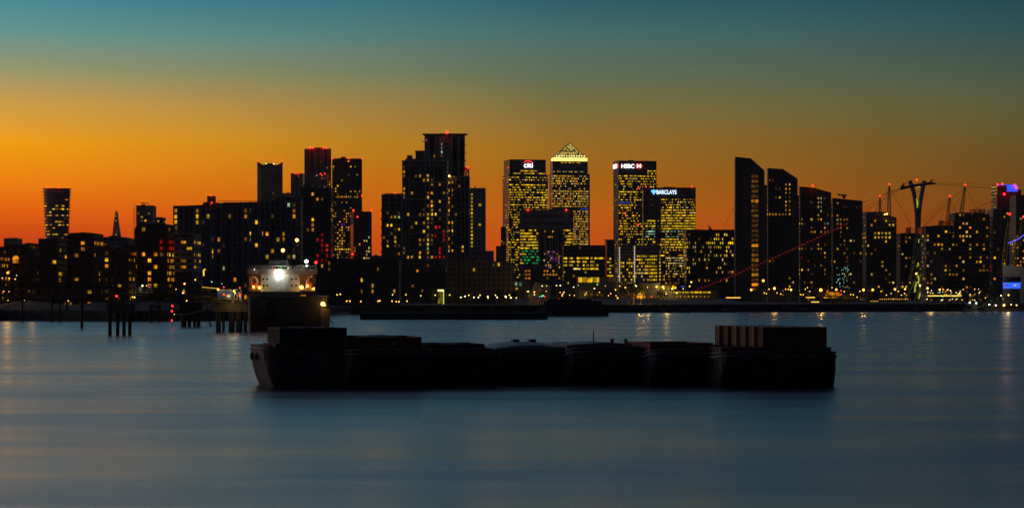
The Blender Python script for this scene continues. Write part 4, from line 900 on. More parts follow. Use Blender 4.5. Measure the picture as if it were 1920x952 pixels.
# ================================================================== WATERFRONT
rnd = random.Random(77)
LEAF = mat('dark_foliage', (.05,.065,.03), .8, 0, .5, .6); BARK = mat('bark', (.10,.075,.05), .9)
def make_tree(seed, h, spread, leafm=LEAF):
    r = random.Random(seed); root = empty('riverside_tree', (0,0,0), 0)
    tr = MB(); tr.tube([(0,0,0), (.1,0,h*.25), (0,.1,h*.5), (.1,0,h*.8)], [h*.03, h*.024, h*.018, h*.006], 6)
    tips = []
    for i in range(9):
        a = r.uniform(0, 6.28); z0_ = h*r.uniform(.25, .6); L = h*spread*r.uniform(.5, 1)
        e = (L*math.cos(a), L*math.sin(a), z0_+h*r.uniform(.1, .35)); tr.tube([(0,0,z0_), (e[0]*.5, e[1]*.5, z0_+(e[2]-z0_)*.6), e], [h*.012, h*.008, h*.003], 4); tips.append(e)
    tr.build('trunk', BARK, root)
    lf = MB()
    cl = tips+[(r.uniform(-.2,.2)*h, r.uniform(-.2,.2)*h, h*r.uniform(.6,.95)) for _ in range(6)]
    for c in cl:
        R_ = h*r.uniform(.10, .2)
        for _ in range(85):
            d = Vector((r.gauss(0,1), r.gauss(0,1), r.gauss(0,.8))).normalized()*R_*r.uniform(.3, 1.1); p = Vector(c)+d; s_ = h*r.uniform(.012, .026)
            u_ = Vector((r.gauss(0,1), r.gauss(0,1), r.gauss(0,1))).normalized(); v_ = u_.cross(Vector((r.gauss(0,1), r.gauss(0,1), r.gauss(0,1)))).normalized()
            lf.quad(p-u_*s_-v_*s_*.6, p+u_*s_-v_*s_*.6, p+u_*s_+v_*s_*.6, p-u_*s_+v_*s_*.6)
    lf.build('crown', leafm, root); return root
protos = [make_tree(i, 9, .38) for i in range(4)]
used = [False]*4
spots = [(612,1275,8),(640,1270,7),(662,1272,9),(690,1268,7),(722,1300,8),(748,1330,9),(775,1385,7),(812,1392,11),(806,1390,9),(860,1395,7),(905,1397,7),(935,1398,8),(958,1400,9),(985,1400,8),(1012,1404,7),(1040,1402,8),(1066,1404,9),(1108,1404,8),(1131,1403,10),(1152,1405,8),(1178,1398,12),(1188,1396,14),(1240,1400,8),
         (1420,1408,8),(1447,1408,9),(1478,1408,8),(1510,1408,9),(1540,1408,10),(1590,1409,9),(1625,1409,8),(1660,1408,9),(1690,1409,8),(1755,1409,9),(1790,1409,8),(1835,1409,9),(1860,1409,10),(20,1000,7),(60,1010,8),(95,1015,9),(150,1020,8),(185,1020,9),(225,1025,8),(262,1025,8),(300,1030,9),(335,1035,9),(375,1040,11),(395,1035,12),(430,1035,9)]
where = {0:'left bank', 1:'left bank'}
for i, (px, Y, hh) in enumerate(spots):
    k = i % 4
    if not used[k]: o = protos[k]; used[k] = True
    else: o = copy_tree(protos[k])
    s_ = hh/9*rnd.uniform(.85, 1.1); o.location = (X(px, Y), Y, 4); o.rotation_euler = (0, 0, rnd.uniform(0, 6.28)); o.scale = (s_*1.15, s_*1.15, s_)
    if px < 500: tag(o, 'dark bushy tree on the left bank behind the conveyor jetty', 'tree', 'trees on the left bank')
    elif px < 960: tag(o, 'dark waterfront tree in front of the framed towers and the low terraces', 'tree', 'trees before the framed towers')
    elif px < 1300: tag(o, 'dark waterfront tree on the promenade below the lit office towers', 'tree', 'trees on the middle promenade')
    else: tag(o, 'dark waterfront tree on the promenade below the ribbed towers', 'tree', 'trees on the right promenade')
o = copy_tree(protos[1]); o.name = 'lit_tree'; o.location = (X(1201, 1396), 1396, 4); o.scale = (.75, .75, .8); o.rotation_euler = (0, 0, 0)
tag(o, 'single amber-floodlit tree with bare limbs beside the pale shed', 'tree'); del o['group']
for ch in kids(o):
    if ch.name.startswith('crown'): me = ch.data.copy(); me.materials.clear(); me.materials.append(mat('amber_light_tinted_leaves', (.35,.22,.05), .8)); ch.data = me  # copied crown carries the amber floodlight in its leaf colour
def point(px, py, Y, col, watts, r=.3):
    l = bpy.data.lights.new('lamp_light', 'POINT'); l.energy = watts; l.color = col; l.shadow_soft_size = r
    o = bpy.data.objects.new('lamp_light', l); COL.objects.link(o); o.location = xyz(px, py, Y); return o
point(1199, 556, 1391, (1, .45, .06), 2600); point(1206, 556, 1392, (1, .45, .06), 1800)

# waterfront buildings and sheds
def slabb(name, label, cat, xl, xr, yt, yb_, Y, dep, m_, parts=()):
    z0_ = max(4, Z(yb_, Y)); root = empty(name, (X(xl, Y), Y, z0_), 0, label, cat); w = X(xr, Y)-X(xl, Y); h = Z(yt, Y)-z0_
    b = MB(); b.box(0, 0, 0, w, dep, h); b.build('wall', m_, root)
    b = MB(); b.box(-.3, -.3, h, w+.3, dep+.3, h+.3); b.build('roof', STEEL, root)
    for px, py, ww, wh, k in parts:
        b = MB(); b.box(-ww/2, -.12, -wh/2, ww/2, -.01, wh/2); b.build('window', LIT[k], root, ((px-xl)*Y/F, 0, Z(py, Y)-z0_))
    return root, w, h
slabb('pale_riverside_shed', 'long pale windowless shed left of the lit station building', 'shed', 1157, 1236, 531, 560, 1420, 12, mat('pale_shed_sheet', (.34,.31,.26), .7, 0, .2, .3))
slabb('glass_front_restaurant', 'low building with a wide glowing yellow window band on the promenade', 'building', 1082, 1152, 519, 560, 1440, 10, CLAD,
    [(1086+i*3.95, 524.5, 1.1, 3.0, 'ygyygygyy'[i % 9]) for i in range(10)]+[(1143+i*3, 523.5, .85, 2.6, 'd') for i in range(4)])
slabb('small_kiosk_row', 'low dark building with four glowing square windows at the water edge', 'building', 1085, 1135, 545, 560, 1412, 6, CLAD, [(1098, 552, 1.6, 1.5, 'y'), (1109.5, 552, 1.7, 1.5, 'y'), (1120, 552, 1.2, 1.5, 'o'), (1127, 552, 1.5, 1.6, 'y')])
wd = empty('slanted_concrete_shelter', (X(990, 1425), 1425, 4), 0, 'pale wedge-shaped concrete structure with a slanting front on the promenade', 'building'); sc_ = 1425/F
b = MB(); b.prism([(0, 0), (9*sc_, 38*sc_*.9), (14*sc_, 45*sc_*.92), (20*sc_, 40*sc_), (38*sc_, 0)], 0, 7); b.build('wall', mat('pale_concrete', (.36,.34,.30), .75, 0, .15, .3), wd)
b = MB(); b.prism([(20.2*sc_, 40*sc_), (43*sc_, 35*sc_), (43*sc_, 0), (38.3*sc_, 0)][::-1], 1, 9); b.build('side_wall', CLAD, wd)
slabb('green_shop_block', 'small dark waterside block with two pale green windows', 'building', 962, 994, 527, 560, 1430, 10, CONC, [(968, 532, 1.5, 2.0, 'c'), (976, 532.5, 1.3, 2.2, 'c'), (969, 541, 1.3, 1.2, 'y')])
slabb('lit_cable_station', 'long low station building with rows of small yellow windows below the broad dark office', 'station', 1222, 1345, 545, 562, 1425, 14, CONC,
    [(1226+i*5.4+((i*7) % 3), 547.8, 1.1+.5*(i % 2), .9, 'yygy'[i % 4]) for i in range(20)]+[(1246+i*7.5, 555.8, 1.0, .6, 'yo'[i % 2]) for i in range(12)])
slabb('upper_station_hall', 'upper station hall with yellow-lit glazing and lamps under its roof', 'station', 1218, 1268, 533, 545, 1440, 12, CONC, [(1221+i*4.6, 539, 1.2, 2.4, 'dgdy'[i % 4]) for i in range(11)]+[(1277+i*3, 537, .8, .8, 'b') for i in range(2)])
slabb('orange_shopfront', 'low waterfront shop with seven glowing amber panels below the third ribbed tower', 'shop', 1544, 1577, 546, 559, 1415, 6, CONC, [(1549.5+i*3.9, 551, 1.0, 2.1, 'o') for i in range(7)]+[(1546+i*4, 557.6, 1.0, .7, 'oyod'[i % 4]) for i in range(7)])
slabb('small_dim_house', 'small dimly lit house with a door right of the amber shopfront', 'house', 1579, 1602, 549, 560, 1415, 5, mat('dim_render_wall', (.4,.3,.18), .8), [(1584, 555, 1.0, 1.8, 'd'), (1595, 555, .8, 1.2, 'd')])
def canopy(label, xl, xr, py, Y, k, name='lit_canopy'):
    root = empty(name, (X(xl, Y), Y, 4), 0, label, 'canopy'); w = X(xr, Y)-X(xl, Y); z = Z(py, Y)-4
    b = MB(); b.box(0, 0, z, w, 3.5, z+.25); b.build('roof', STEEL, root)
    b = MB(); b.box(.1, -.1, z-.35, w-.1, -.01, z+.12); b.build('light_strip', glow(k[0], k[1], k[2]), root)
    for f_ in (.08, .5, .92):
        b = MB(); b.box(w*f_-.12, .5, 0, w*f_+.12, .75, z-.01); b.build('post', STEEL, root)
    return root
CK = ('amber_strip', (1, .5, .06), 1.9)
canopy('amber-lit boat-shaped canopy below the tallest slope-topped tower', 1361, 1389, 557.5, 1400, CK)
canopy('short amber-lit canopy in front of the third ribbed tower', 1511, 1528, 557, 1400, CK)
canopy('small low amber-lit canopy near the water under the third ribbed tower', 1521, 1536, 565.5, 1398, CK)
canopy('long yellow-lit pier canopy right of the cable car pylon', 1738, 1803, 554, 1400, ('yellow_strip', (1, .62, .08), 2.2))
canopy('small amber-lit pontoon roof left of the cable car pylon', 1631, 1647, 564, 1398, ('dim_amber_strip', (1,.5,.08), .5))
# pier by the right edge: gangway trusses and a pontoon
def truss(b, A, B_, hgt, n, r=.1, wid=1.8):
    A, B_ = Vector(A), Vector(B_)
    for s_ in (0, wid):
        o_ = Vector((0, s_, 0)); up = Vector((0, 0, hgt))
        b.tube([A+o_, B_+o_], r, 4); b.tube([A+o_+up, B_+o_+up], r, 4)
        for i in range(n):
            p, p2 = A.lerp(B_, i/n)+o_, A.lerp(B_, (i+1)/n)+o_
            b.tube([p, p+up], r*.7, 3); b.tube(([p, p2+up] if i % 2 else [p+up, p2]), r*.7, 3)
        b.tube([B_+o_, B_+o_+up], r*.7, 3)
    for i in range(n+1): p = A.lerp(B_, i/n); b.tube([p, p+Vector((0, wid, 0))], r*.7, 3)
root = empty('river_pier', (X(1845, 1372), 1372, 0), 0, 'dark river pier with an arched gangway truss and white lamps along its pontoon', 'pier')
s2 = 1372/F
b = MB(); b.box(-70*s2, 0, -.5, 78*s2, 6, 1.3); b.build('pontoon', CONC, root)
b = MB(); b.box(-70*s2, 1, 4.2, 0, 5, 4.7); b.build('roof', STEEL, root)
b = MB(); truss(b, (5*s2, 1, 3.2), (34*s2, 1, 6.5), 2.8, 6, .16); truss(b, (34*s2, 1, 6.5), (60*s2, 1, 3.2), 2.6, 5, .16); b.build('gangway', STEEL, root)
for i in range(9):
    b = MB(); b.box((-70+i*8.7)*s2-.15, 2, 1.3, (-70+i*8.7)*s2+.15, 2.3, 4.2); b.build('post', STEEL, root)
for px, py, r_, m_ in ((1818, 567, .32, WHT), (1830.5, 568, .32, WHT), (1855, 571, .32, WHT), (1867, 572, .32, WHT), (1882.5, 572, .6, AMB), (1896, 571, .25, WARM), (1906, 572, .3, WARM), (1891, 553, .4, AMB), (1877, 554, .3, WARM)):
    BEACON(root, [(X(px, 1371), 1371, Z(py, 1371))], r_, 'pier_lamp', m_)
for i, px in enumerate((1765, 1778, 1789, 1800)):
    b = MB(); b.tube([(X(px, 1385), 1385, -1), (X(px, 1385), 1385, 5.6)], .7, 8); tag(b.build('mooring_pile', CONC), 'thick dark mooring pile standing in the river before the yellow pier canopy', 'pile', 'mooring piles off the right bank')
for px in (1560, 1568, 1575):
    b = MB(); b.tube([(X(px, 1375), 1375, -1), (X(px, 1375), 1375, 6.5)], .8, 8); tag(b.build('mooring_pile', CONC), 'tall dark pile in the river in front of the amber shopfront', 'pile', 'piles before the amber shopfront')

# street lamps
lampm = {'a': glow('sodium_lamp', (1.0, .40, .04), 4.5), 'y': glow('yellow_lamp', (1.0, .60, .08), 2.8), 'w': glow('white_street_lamp', (1.0, .80, .42), 3.6), 'r': glow('small_red_lamp', (1, .03, .02), 6.0),
         'c': glow('cyan_lamp', (.4,1,.9), 1.4), 'g': glow('small_green_lamp', (.05,1,.15), 4.0), 'b': glow('small_blue_lamp', (.1,.15,1), 5.0), 'v': glow('violet_lamp', (.5,.1,1), 4.0)}
lmesh = {}
def lamp(px, py, Y, k, r, label=None, group=None, name='street_lamp', cat='street lamp'):
    z = Z(py, Y); h = max(1.0, z-4)
    root = empty(name, (X(px, Y), Y, 4), 0, label, cat, group)
    kk = ('p', round(h, 1))
    if kk not in lmesh:
        b = MB(); b.tube([(0, .25, 0), (0, .25, h*.9), (0, .1, h)], [.11, .07, .05], 5); b.box(-.28, -.1, h-.02, .28, .35, h+.1); lmesh[kk] = b.mesh('post', STEEL)
    o = bpy.data.objects.new('post', lmesh[kk]); COL.objects.link(o); o.parent = root
    kk = ('l', k, r)
    if kk not in lmesh: b = MB(); b.ball((0,0,0), r, 7); lmesh[kk] = b.mesh('lamp_head', lampm[k])
    o = bpy.data.objects.new('lamp_head', lmesh[kk]); COL.objects.link(o); o.parent = root; o.location = (0, 0, h-r)
    return root
def bank(px): return shoreY(px)+7
ZL = [(608,558.5),(632,551),(638,550),(650,563),(656,563),(676.5,563.5),(709,563),(712,562.5),(736,551),(735,563),(743,564),(748,564),(761,551),(763,563),(789,553),(816,552)]
for px, py in ZL: lamp(px, py, bank(px)+1, 'y' if py < 556 else 'a', .34, 'small yellow lamp along the dark bank between the ship and the framed towers', 'lamps between ship and framed towers')
for px, py, k in [(843,551.5,'y'),(864,556,'w'),(872,554,'w'),(879,552,'y'),(888.5,556,'w'),(897,556,'w'),(900,552,'y'),(914.5,554.5,'w'),(915,557,'y'),(929,552,'y'),(932,556,'w'),(948,554.5,'w'),(949,556,'y'),(957.5,556.5,'w'),(955,552,'y')]:
    lamp(px, py, bank(px)+2, k, .36, 'white or yellow lamp in the row before the curved podium', 'lamps before the curved podium')
for px, py, k, r in [(948,554,'w',.5),(958,556.5,'w',.4),(968,557,'y',.35),(989,545,'y',.35),(991,545,'a',.3),(1002,546,'a',.4),(1002,551,'y',.35),(1016.5,535,'w',.3),(1024,545,'y',.25),(1025,535,'y',.25),(1043.5,534,'y',.35),(1050.5,534,'w',.35),(1050,547,'y',.25),(1057.5,546.5,'y',.35),(1054,553,'a',.35),(1055,550,'a',.3),(1068,552,'y',.25),(1075.5,537,'w',.3),(1077,553,'a',.25),(1084.5,534,'y',.2),(1099.5,547.5,'y',.25),(1114.5,539.5,'w',.35),(1124,547,'y',.25),(1135,535,'y',.2),(1141,553,'a',.3),(1145,549,'a',.3),(1154,542,'a',.35),(1155,553,'y',.3),(1162,535,'y',.3),(1158,557,'a',.4),
    (1172.5,537.5,'y',.4),(1191.5,533.5,'y',.35),(1193,535,'w',.35),(1214,537.5,'y',.3),(1231,535.5,'y',.6),(1242.5,535.5,'y',.6),(1260,540,'w',.4),(1266.5,538,'y',.4),(1281,540.5,'w',.25),(1293,535,'y',.45),(1269,547.5,'y',.45),(1249,549.5,'y',.35)]:
    lamp(px, py, bank(px)+2, k, r, 'small lamp among the cluster of lights on the promenade below the bank towers', 'lamps on the middle promenade')
for px, py, k in [(1012,555,'b'),(1016,554,'g'),(1018,553,'g'),(1021,554.5,'r'),(1047.5,559.5,'r'),(1120,532,'g'),(1221.5,555,'r')]:
    lamp(px, py, bank(px)+1, k, .3, 'tiny coloured navigation or party lamp by the water on the middle promenade', 'coloured lamps on the middle promenade', 'coloured_lamp', 'lamp')
BIG = [(1431,523.5,'a',.75,'large amber lamp on a wall bracket low between the two sloped towers'),(1408.5,541,'a',.65,'amber lamp just left of the foot of the amber window column'),(1452,538,'a',.75,'bright amber promenade lamp below the second sloped tower'),(1483,541,'a',.65,'bright amber promenade lamp between the second sloped and third ribbed towers'),(1539,540.5,'a',.95,'brightest amber promenade lamp, before the third ribbed tower'),(1568,540.5,'a',.65,'amber lamp above the amber shopfront'),(1619,541,'a',.75,'amber lamp below the mid-height stepped block, first of three'),(1636.5,541,'a',.65,'amber lamp below the mid-height stepped block, second of three'),(1678,540,'a',.65,'amber lamp left of the cable car pylon foot'),(1697,540,'a',.55,'amber lamp hard by the left of the cable car pylon foot'),(1739,538,'a',.7,'amber lamp directly right of the cable car pylon foot'),(1762,541,'a',.6,'amber lamp above the long yellow pier canopy'),(1296,527,'y',.5,'yellow lamp above the cable station roof')]
for px, py, k, r, lb in BIG: lamp(px, py, bank(px)+4, k, r, lb)
rr_ = random.Random(5)
small = [(1433,548),(1437,549.5),(1442,541),(1457,548),(1464,550),(1473,541),(1478,541),(1501,551),(1506,551),(1510,541),(1514,538),(1518,545),(1560,538),(1583,545.5),(1595,551),(1600,551.5),(1612,545),(1607,556),(1652,545),(1662,552),(1671,549),(1684,545),(1690,552),(1696,549)]
for px, py in small: lamp(px, py, bank(px)+3, rr_.choice('yya'), .3, 'small yellow lamp among the promenade trees below the ribbed towers', 'small lamps on the right promenade')
for i in range(46):
    px = rr_.choice((rr_.uniform(1738, 1800), rr_.uniform(1745, 1860))); py = rr_.uniform(541, 562)
    lamp(px, py, bank(px)+rr_.uniform(0, 6), rr_.choice('wwccyyya'), rr_.choice((.22, .28, .34)), 'small white or cyan light in the sparkling cluster behind the yellow pier canopy', 'sparkling lights by the pier')
for px in range(1650, 1705, 4): lamp(px, 560, bank(px)-1, 'a', .16, 'tiny amber path light in the evenly spaced row left of the pylon', 'path lights left of the pylon', 'path_light', 'path light')
for px, py in ((1551,546),(1577,544),(1577,551)): lamp(px, py, bank(px)-1, 'r', .3, 'small red lamp beside the amber shopfront', 'red lamps at the shopfront', 'signal_lamp', 'lamp')
fx = MB(); 
for i in range(34): px = rr_.uniform(1568, 1593); p = xyz(px, rr_.uniform(500, 540), 1600); fx.ball(p, .2, 5)
tag(fx.build('fairy_lights', lampm['c']), 'scatter of tiny cyan fairy lights low on the crane-topped tower', 'fairy lights', kind='stuff')
for px, py, Y, k, r in ((17.5,520,1000,'a',.26),(4,520,1000,'a',.2),(11,520,1000,'a',.24),(28.5,522,1000,'a',.24),(31,515,1000,'c',.25),(15,562,958,'y',.18),(46,562,958,'y',.12),(128,562.5,960,'y',.25),(7,545,960,'a',.25),(17,545,960,'a',.25),(366,523,980,'y',.3),(346,530,980,'a',.4),(397,527,990,'c',.25),(343,547.5,980,'w',.35),(345,542.5,980,'g',.2),(384,553,900,'y',.25),(350,562.5,900,'a',.25),(330,541.5,980,'y',.2),(416,531,1000,'c',.2)):
    lamp(px, py, Y, k, r, 'small amber or pale lamp scattered on the dark left bank', 'lamps on the left bank')
r_ = lamp(14, 509.5, 998, 'a', .4, 'brightest amber street lamp at the left edge')
lp = empty('lit_lamp_column', (X(382, 1050), 1050, 4), 0, 'tall column with a glowing amber side and curved head before the white-banded block', 'street lamp')
b = MB(); b.tube([(0, 0, 0), (0, 0, Z(517, 1050)-4)], .2, 6); b.build('post', STEEL, lp)
b = MB(); b.tube([(0, -.3, Z(517, 1050)-4), (0, -.3, Z(506, 1050)-4), (.9, -.3, Z(504.5, 1050)-4)], [.3, .35, .25], 5); b.build('lamp_head', glow('amber_column', (1,.6,.12), 1.3), lp)
for px, py, Y, c_, w_ in ((1452,545,1388,(1,.5,.1),1500),(1539,547,1388,(1,.5,.1),2500),(1619,547,1388,(1,.5,.1),1500),(1250,538,1418,(1,.7,.2),2200),(1745,547,1390,(1,.6,.2),1800),(900,553,1368,(1,.75,.35),200),(945,553,1368,(1,.75,.35),200),(1000,548,1398,(1,.6,.2),1600),(1100,545,1395,(1,.6,.2),1200),(1890,556,1380,(1,.7,.3),1500),(1721,545,1710,(.7,.8,.1),1500),(14,514,995,(1,.5,.1),1500),(60,530,1000,(1,.5,.1),500),(826,552,1385,(.8,.9,.2),500),(1215,545,1385,(1,.7,.2),1200),(1885,500,1540,(.8,.7,.5),1500)):
    point(px, py, Y, c_, w_)

# ================================================================== MOORED CONTAINER BARGES MID-RIVER
HULLB = mat('black_hull_paint', (.045,.045,.05), .55, .1, .4, .4, .02); RUSTY = mat('rusty_red_steel', (.16,.05,.035), .7, .2, .4, .8, .01); RED_BOX = mat('red_container_paint', (.22,.04,.03), .6, .1, .35, .5, .01)
OCHRE = mat('ochre_container_paint', (.26,.15,.05), .6, .1, .3, .5, .01); DKCARGO = mat('dark_cargo', (.05,.045,.045), .8, 0, .5, .8, .05); TARP = mat('grey_tarpaulin', (.20,.20,.21), .55, 0, .25, .6, .05)
RUBM = mat('tyre_rubber', (.03,.03,.03), .8); DECKM = mat('deck_plate', (.24,.20,.17), .6, .3, .4, .6, .01); ROPE = mat('mooring_rope', (.30,.25,.17), .9)
def corr_box(L, Wd, H, step=.55, dpt=.12):
    """a shipping container: ribbed sides, framed ends with door bars, ribbed roof"""
    b = MB(); b.box(.06, .06, .1, L-.06, Wd-.06, H-.06)
    n = int((L-.4)/step)
    for i in range(n):
        x = .2+(L-.4)*(i+.15)/n
        b.box(x, -.02, .15, x+step*.5, .058, H-.15); b.box(x, Wd-.058, .15, x+step*.5, Wd+.02, H-.15); b.box(x, .2, H-.062, x+step*.5, Wd-.2, H-.01)
    for x in (0, L-.12):
        for y in (0, Wd-.12): b.box(x-.01, y-.03, 0, x+.13, y+.15, H+.02)
    for z in (0, H-.12):
        b.box(.13, -.03, z, L-.13, .1, z+.12); b.box(.13, Wd-.1, z, L-.13, Wd+.03, z+.12)
    return b
def container(L, Wd, H, m_, root_name, label, group, loc, rz, cat='container'):
    root = empty(root_name, loc, rz, label, cat, group)
    corr_box(L, Wd, H).build('body', m_, root)
    e = MB()      # door end on the x=0 side
    e.box(-.03, .16, .14, .055, Wd/2-.02, H-.14); e.box(-.03, Wd/2+.02, .14, .055, Wd-.16, H-.14)
    dr = e.build('door', m_, root)
    b = MB()
    for y in (Wd*.2, Wd*.38, Wd*.62, Wd*.8): b.tube([(-.07, y, .12), (-.07, y, H-.12)], .035, 5)
    b.build('locking_bar', STEEL, dr)
    return root
mb = empty('moored_barge', (X(675, 985), 985, 0), 0, 'long low dark barge loaded with ochre boxes, moored mid-river behind the ship', 'barge')
k_ = 985/F; w = (1027-675)*k_
b = MB(); b.prism([(0, -1), (w, -1), (w, 3.1), (w-26*k_, 3.1), (w-27*k_, 2.9), (1.5, 2.9), (0, 3.2)], 0, 9); b.build('hull', HULLB, mb)
b = MB(); b.box(.5, -.15, 2.35, w-.5, -.01, 2.6); b.build('rubbing_strake', DECKM, mb)
b = MB(); b.tube([(78, .2, 2.9), (78, .2, 3.6), (w-10, .2, 3.6), (w-10, .2, 2.9)], .06, 4); b.build('handrail', STEEL, mb)
for a, c in ((680, 708), (716, 748), (752, 784), (788, 836), (850, 883), (888, 918), (924, 960), (972, 1003)):
    wd_ = (c-a)*k_; container(wd_, 2.5, 2.5+.1*((a//7) % 3), OCHRE if a % 3 else RUSTY, 'cargo_box', 'ochre or rust-coloured ribbed cargo box on the long barge moored mid-river', 'boxes on the moored barge', (X(a, 987), 987+rnd.uniform(0, 2), 3.0), 0)
mb = empty('moored_barge', (X(1020, 1110), 1110, 0), 0, 'second dark barge with stepped end, moored farther right behind the first', 'barge')
k_ = 1110/F; w = (1141-1020)*k_
b = MB(); b.prism([(0, -1), (w, -1), (w, 4.4), (w-3, 5.6), (w-3, 7.2), (0, 7.2)], 0, 9); b.build('hull', HULLB, mb)
b = MB()
for i in range(14): b.box(1+i*2, -.12, 0, 1.3+i*2, -.01, 7)
b.build('side_ribs', DECKM, mb)
b = MB(); b.box(2, 1, 7.2, w-8, 8, 8.2); b.build('hatch_cover', DKCARGO, mb)
# little boats at the right-hand foreshore
def boat(px, Y, L, label):
    root = empty('small_boat', (X(px, Y), Y, 0), 0, label, 'boat')
    b = MB(); st = [(0, .3), (.15, .8), (.5, 1.0), (.85, .85), (1, .15)]; 
    for f_, q_ in st: b.v += [(f_*L, -q_*1.1, .9+.3*f_), (f_*L, -q_*.7, -.3), (f_*L, q_*.7, -.3), (f_*L, q_*1.1, .9+.3*f_)]
    for i in range(4):
        for k in range(3): b.f.append((i*4+k, i*4+k+1, i*4+k+5, i*4+k+4)); b.m.append(0)
        b.f.append((i*4+3, i*4, i*4+4, i*4+7)); b.m.append(0)
    b.f += [(0, 3, 2, 1), (16, 17, 18, 19)]; b.m += [0, 0]; b.build('hull', HULLB, root)
    b = MB(); b.box(L*.35, -.7, .9, L*.65, .7, 2.2); b.build('cabin', mat('boat_cabin', (.3,.3,.3), .6), root)
for px, L, lb in ((1228, 9, 'small dark cabin boat at the water line below the fin-edged block'), (1340, 12, 'low dark boat at the water line below the broad dark office'), (1482, 16, 'long low dark boat by the foreshore below the second sloped tower'), (1705, 9, 'small dark boat beside the foot of the cable car pylon'), (1270, 7, 'tiny dark boat left of the broad dark office foreshore')):
    boat(px, shoreY(px)-16, L, lb)

# ================================================================== DREDGER SHIP, SEEN FROM ASTERN
YS = 700; ks = YS/F
ship = empty('dredger_ship', (X(541, YS), YS, 0), R(5.2), 'moored ship seen from astern with a dazzling white deck light and amber-lit lifeboat bays', 'ship')
sX = lambda px: (px-541)*ks; sZ = lambda py: Z(py, YS)
HG = mat('ship_grey_hull', (.11,.12,.115), .55, .1, .3, .15, .01); HR = mat('ship_red_bottom', (.15,.04,.03), .65, .1, .35, .2, .01)
HW = mat('ship_white_paint', (.5,.5,.46), .55, 0, .15, .5); PINKISH = mat('ship_buff_paint', (.34,.26,.23), .6, 0, .15, .5); ORG = mat('lifeboat_orange', (.65,.10,.02), .45, 0, .1, .5)
hw = 77*ks
def hull_ring(y, f, z0, z1, zk): return [(-hw*f, y, z1), (-hw*f, y, z0), (-hw*f*.8, y, zk), (hw*f*.8, y, zk), (hw*f, y, z0), (hw*f, y, z1)]
zd = sZ(556); zr = sZ(592)
def hull_part(z0, z1, name, mt, tk):
    b = MB(); 
    sts = [(0, .94), (1.5, 1.0), (30, 1.0), (70, 1.0), (88, .8), (98, .1)]
    for y, f_ in sts: b.v += [(-hw*f_*tk[0], y+tk[2], z0), (hw*f_*tk[0], y+tk[2], z0), (hw*f_*tk[1], y, z1), (-hw*f_*tk[1], y, z1)]
    for i in range(len(sts)-1):
        for k in range(4): b.f.append((i*4+k, i*4+(k+1) % 4, i*4+4+(k+1) % 4, i*4+4+k)); b.m.append(0)
    b.f += [(0, 3, 2, 1), tuple(range(len(b.v)-4, len(b.v)))]; b.m += [0, 0]; return b.build(name, mt, ship)
hull_part(zr, zd, 'hull', HG, (.985, 1, .6)); hull_part(-1.5, zr-.005, 'boot_topping', HR, (.96, .985, 1.2))
b = MB(); b.box(sX(514), -.35, -1, sX(600), -.02+.7, sZ(560)); b.build('transom_plate', mat('dark_transom', (.04,.045,.05), .6), ship)  # near-black plate across the stern between the fender and the sponson
b = MB(); b.prism([(sX(507)+1.3*math.cos(a), sZ(577)+2.2*math.sin(a)) for a in [math.pi*i/8 for i in range(16)]], -.5, .3); b.build('fender', RUBM, ship)
b = MB(); b.prism([(sX(601), -1), (sX(618), -1), (sX(618.5), sZ(578)), (sX(601), sZ(578))], -.8, 2); b.build('quarter_sponson', mat('worn_grey_paint', (.16,.14,.13), .7, 0, .3, .4), ship)
b = MB(); b.box(-hw-.2, -.3, zd, hw+.2, 80, zd+.25); b.build('main_deck', DECKM, ship)
zs0, zs1 = sZ(545), sZ(514)
b = MB(); b.box(sX(466), .4, zd+.25, sX(597), 1.6, zs0-.2); b.build('bulwark', HG, ship)
b = MB(); b.box(sX(489), 4, zd+.25, sX(562), 16, zs1); b.build('deckhouse', HW, ship)
for px in (512, 517, 523, 529, 534.5, 540.5): b = MB(); b.box(sX(px)-.1, 3.8, zs0+.4, sX(px)+.1, 3.99, zs1-.6); b.build('stiffener', HW, ship)
b = MB(); b.box(sX(521.5), 3.85, zs0, sX(527.5), 3.98, zs1-1.2); b.build('door', mat('pale_grey_door', (.4,.4,.42), .5), ship)
b = MB(); b.box(sX(463), 3.2, zs1, sX(595), 15, sZ(504)); b.build('bridge_wing_deck', PINKISH, ship)
b = MB(); b.box(sX(463), 3.2, sZ(504), sX(479), 15, sZ(497.5)); b.box(sX(463)+.3, 3.1, sZ(502.5), sX(476), 3.19, sZ(499)); b.build('bridge_wing_cab', PINKISH, ship)
b = MB(); b.box(sX(480), 5, sZ(504), sX(562), 13, sZ(498)); b.build('wheelhouse', mat('dark_wheelhouse', (.14,.13,.14), .5), ship)
for i in range(7): b = MB(); b.box(sX(504+i*7), 4.8, sZ(502), sX(508.5+i*7), 4.99, sZ(499)); b.build('wheelhouse_window', LIT['G' if i == 3 else ('w' if i == 5 else 'd')] if i in (1, 3, 5) else mat('dark_glass', (.02,.03,.03), .1), ship)
b = MB(); b.prism([(sX(499), sZ(498)), (sX(543), sZ(498)), (sX(538), sZ(487)), (sX(508), sZ(487))], 6, 12); b.build('funnel', mat('funnel_paint', (.25,.25,.27), .5), ship)
b = MB(); b.tube([(sX(479), 6, sZ(498)), (sX(479), 6, sZ(485)), (sX(499), 6, sZ(485.5))], .12, 5); b.build('aerial_frame', STEEL, ship)
b = MB(); b.tube([(sX(555), 30, sZ(556)), (sX(555.5), 30, sZ(443))], [.5, .2], 6)
for z_ in (455, 470): b.tube([(sX(548), 30, sZ(z_)), (sX(562), 30, sZ(z_))], .12, 4)
b.build('aft_mast', STEEL, ship)
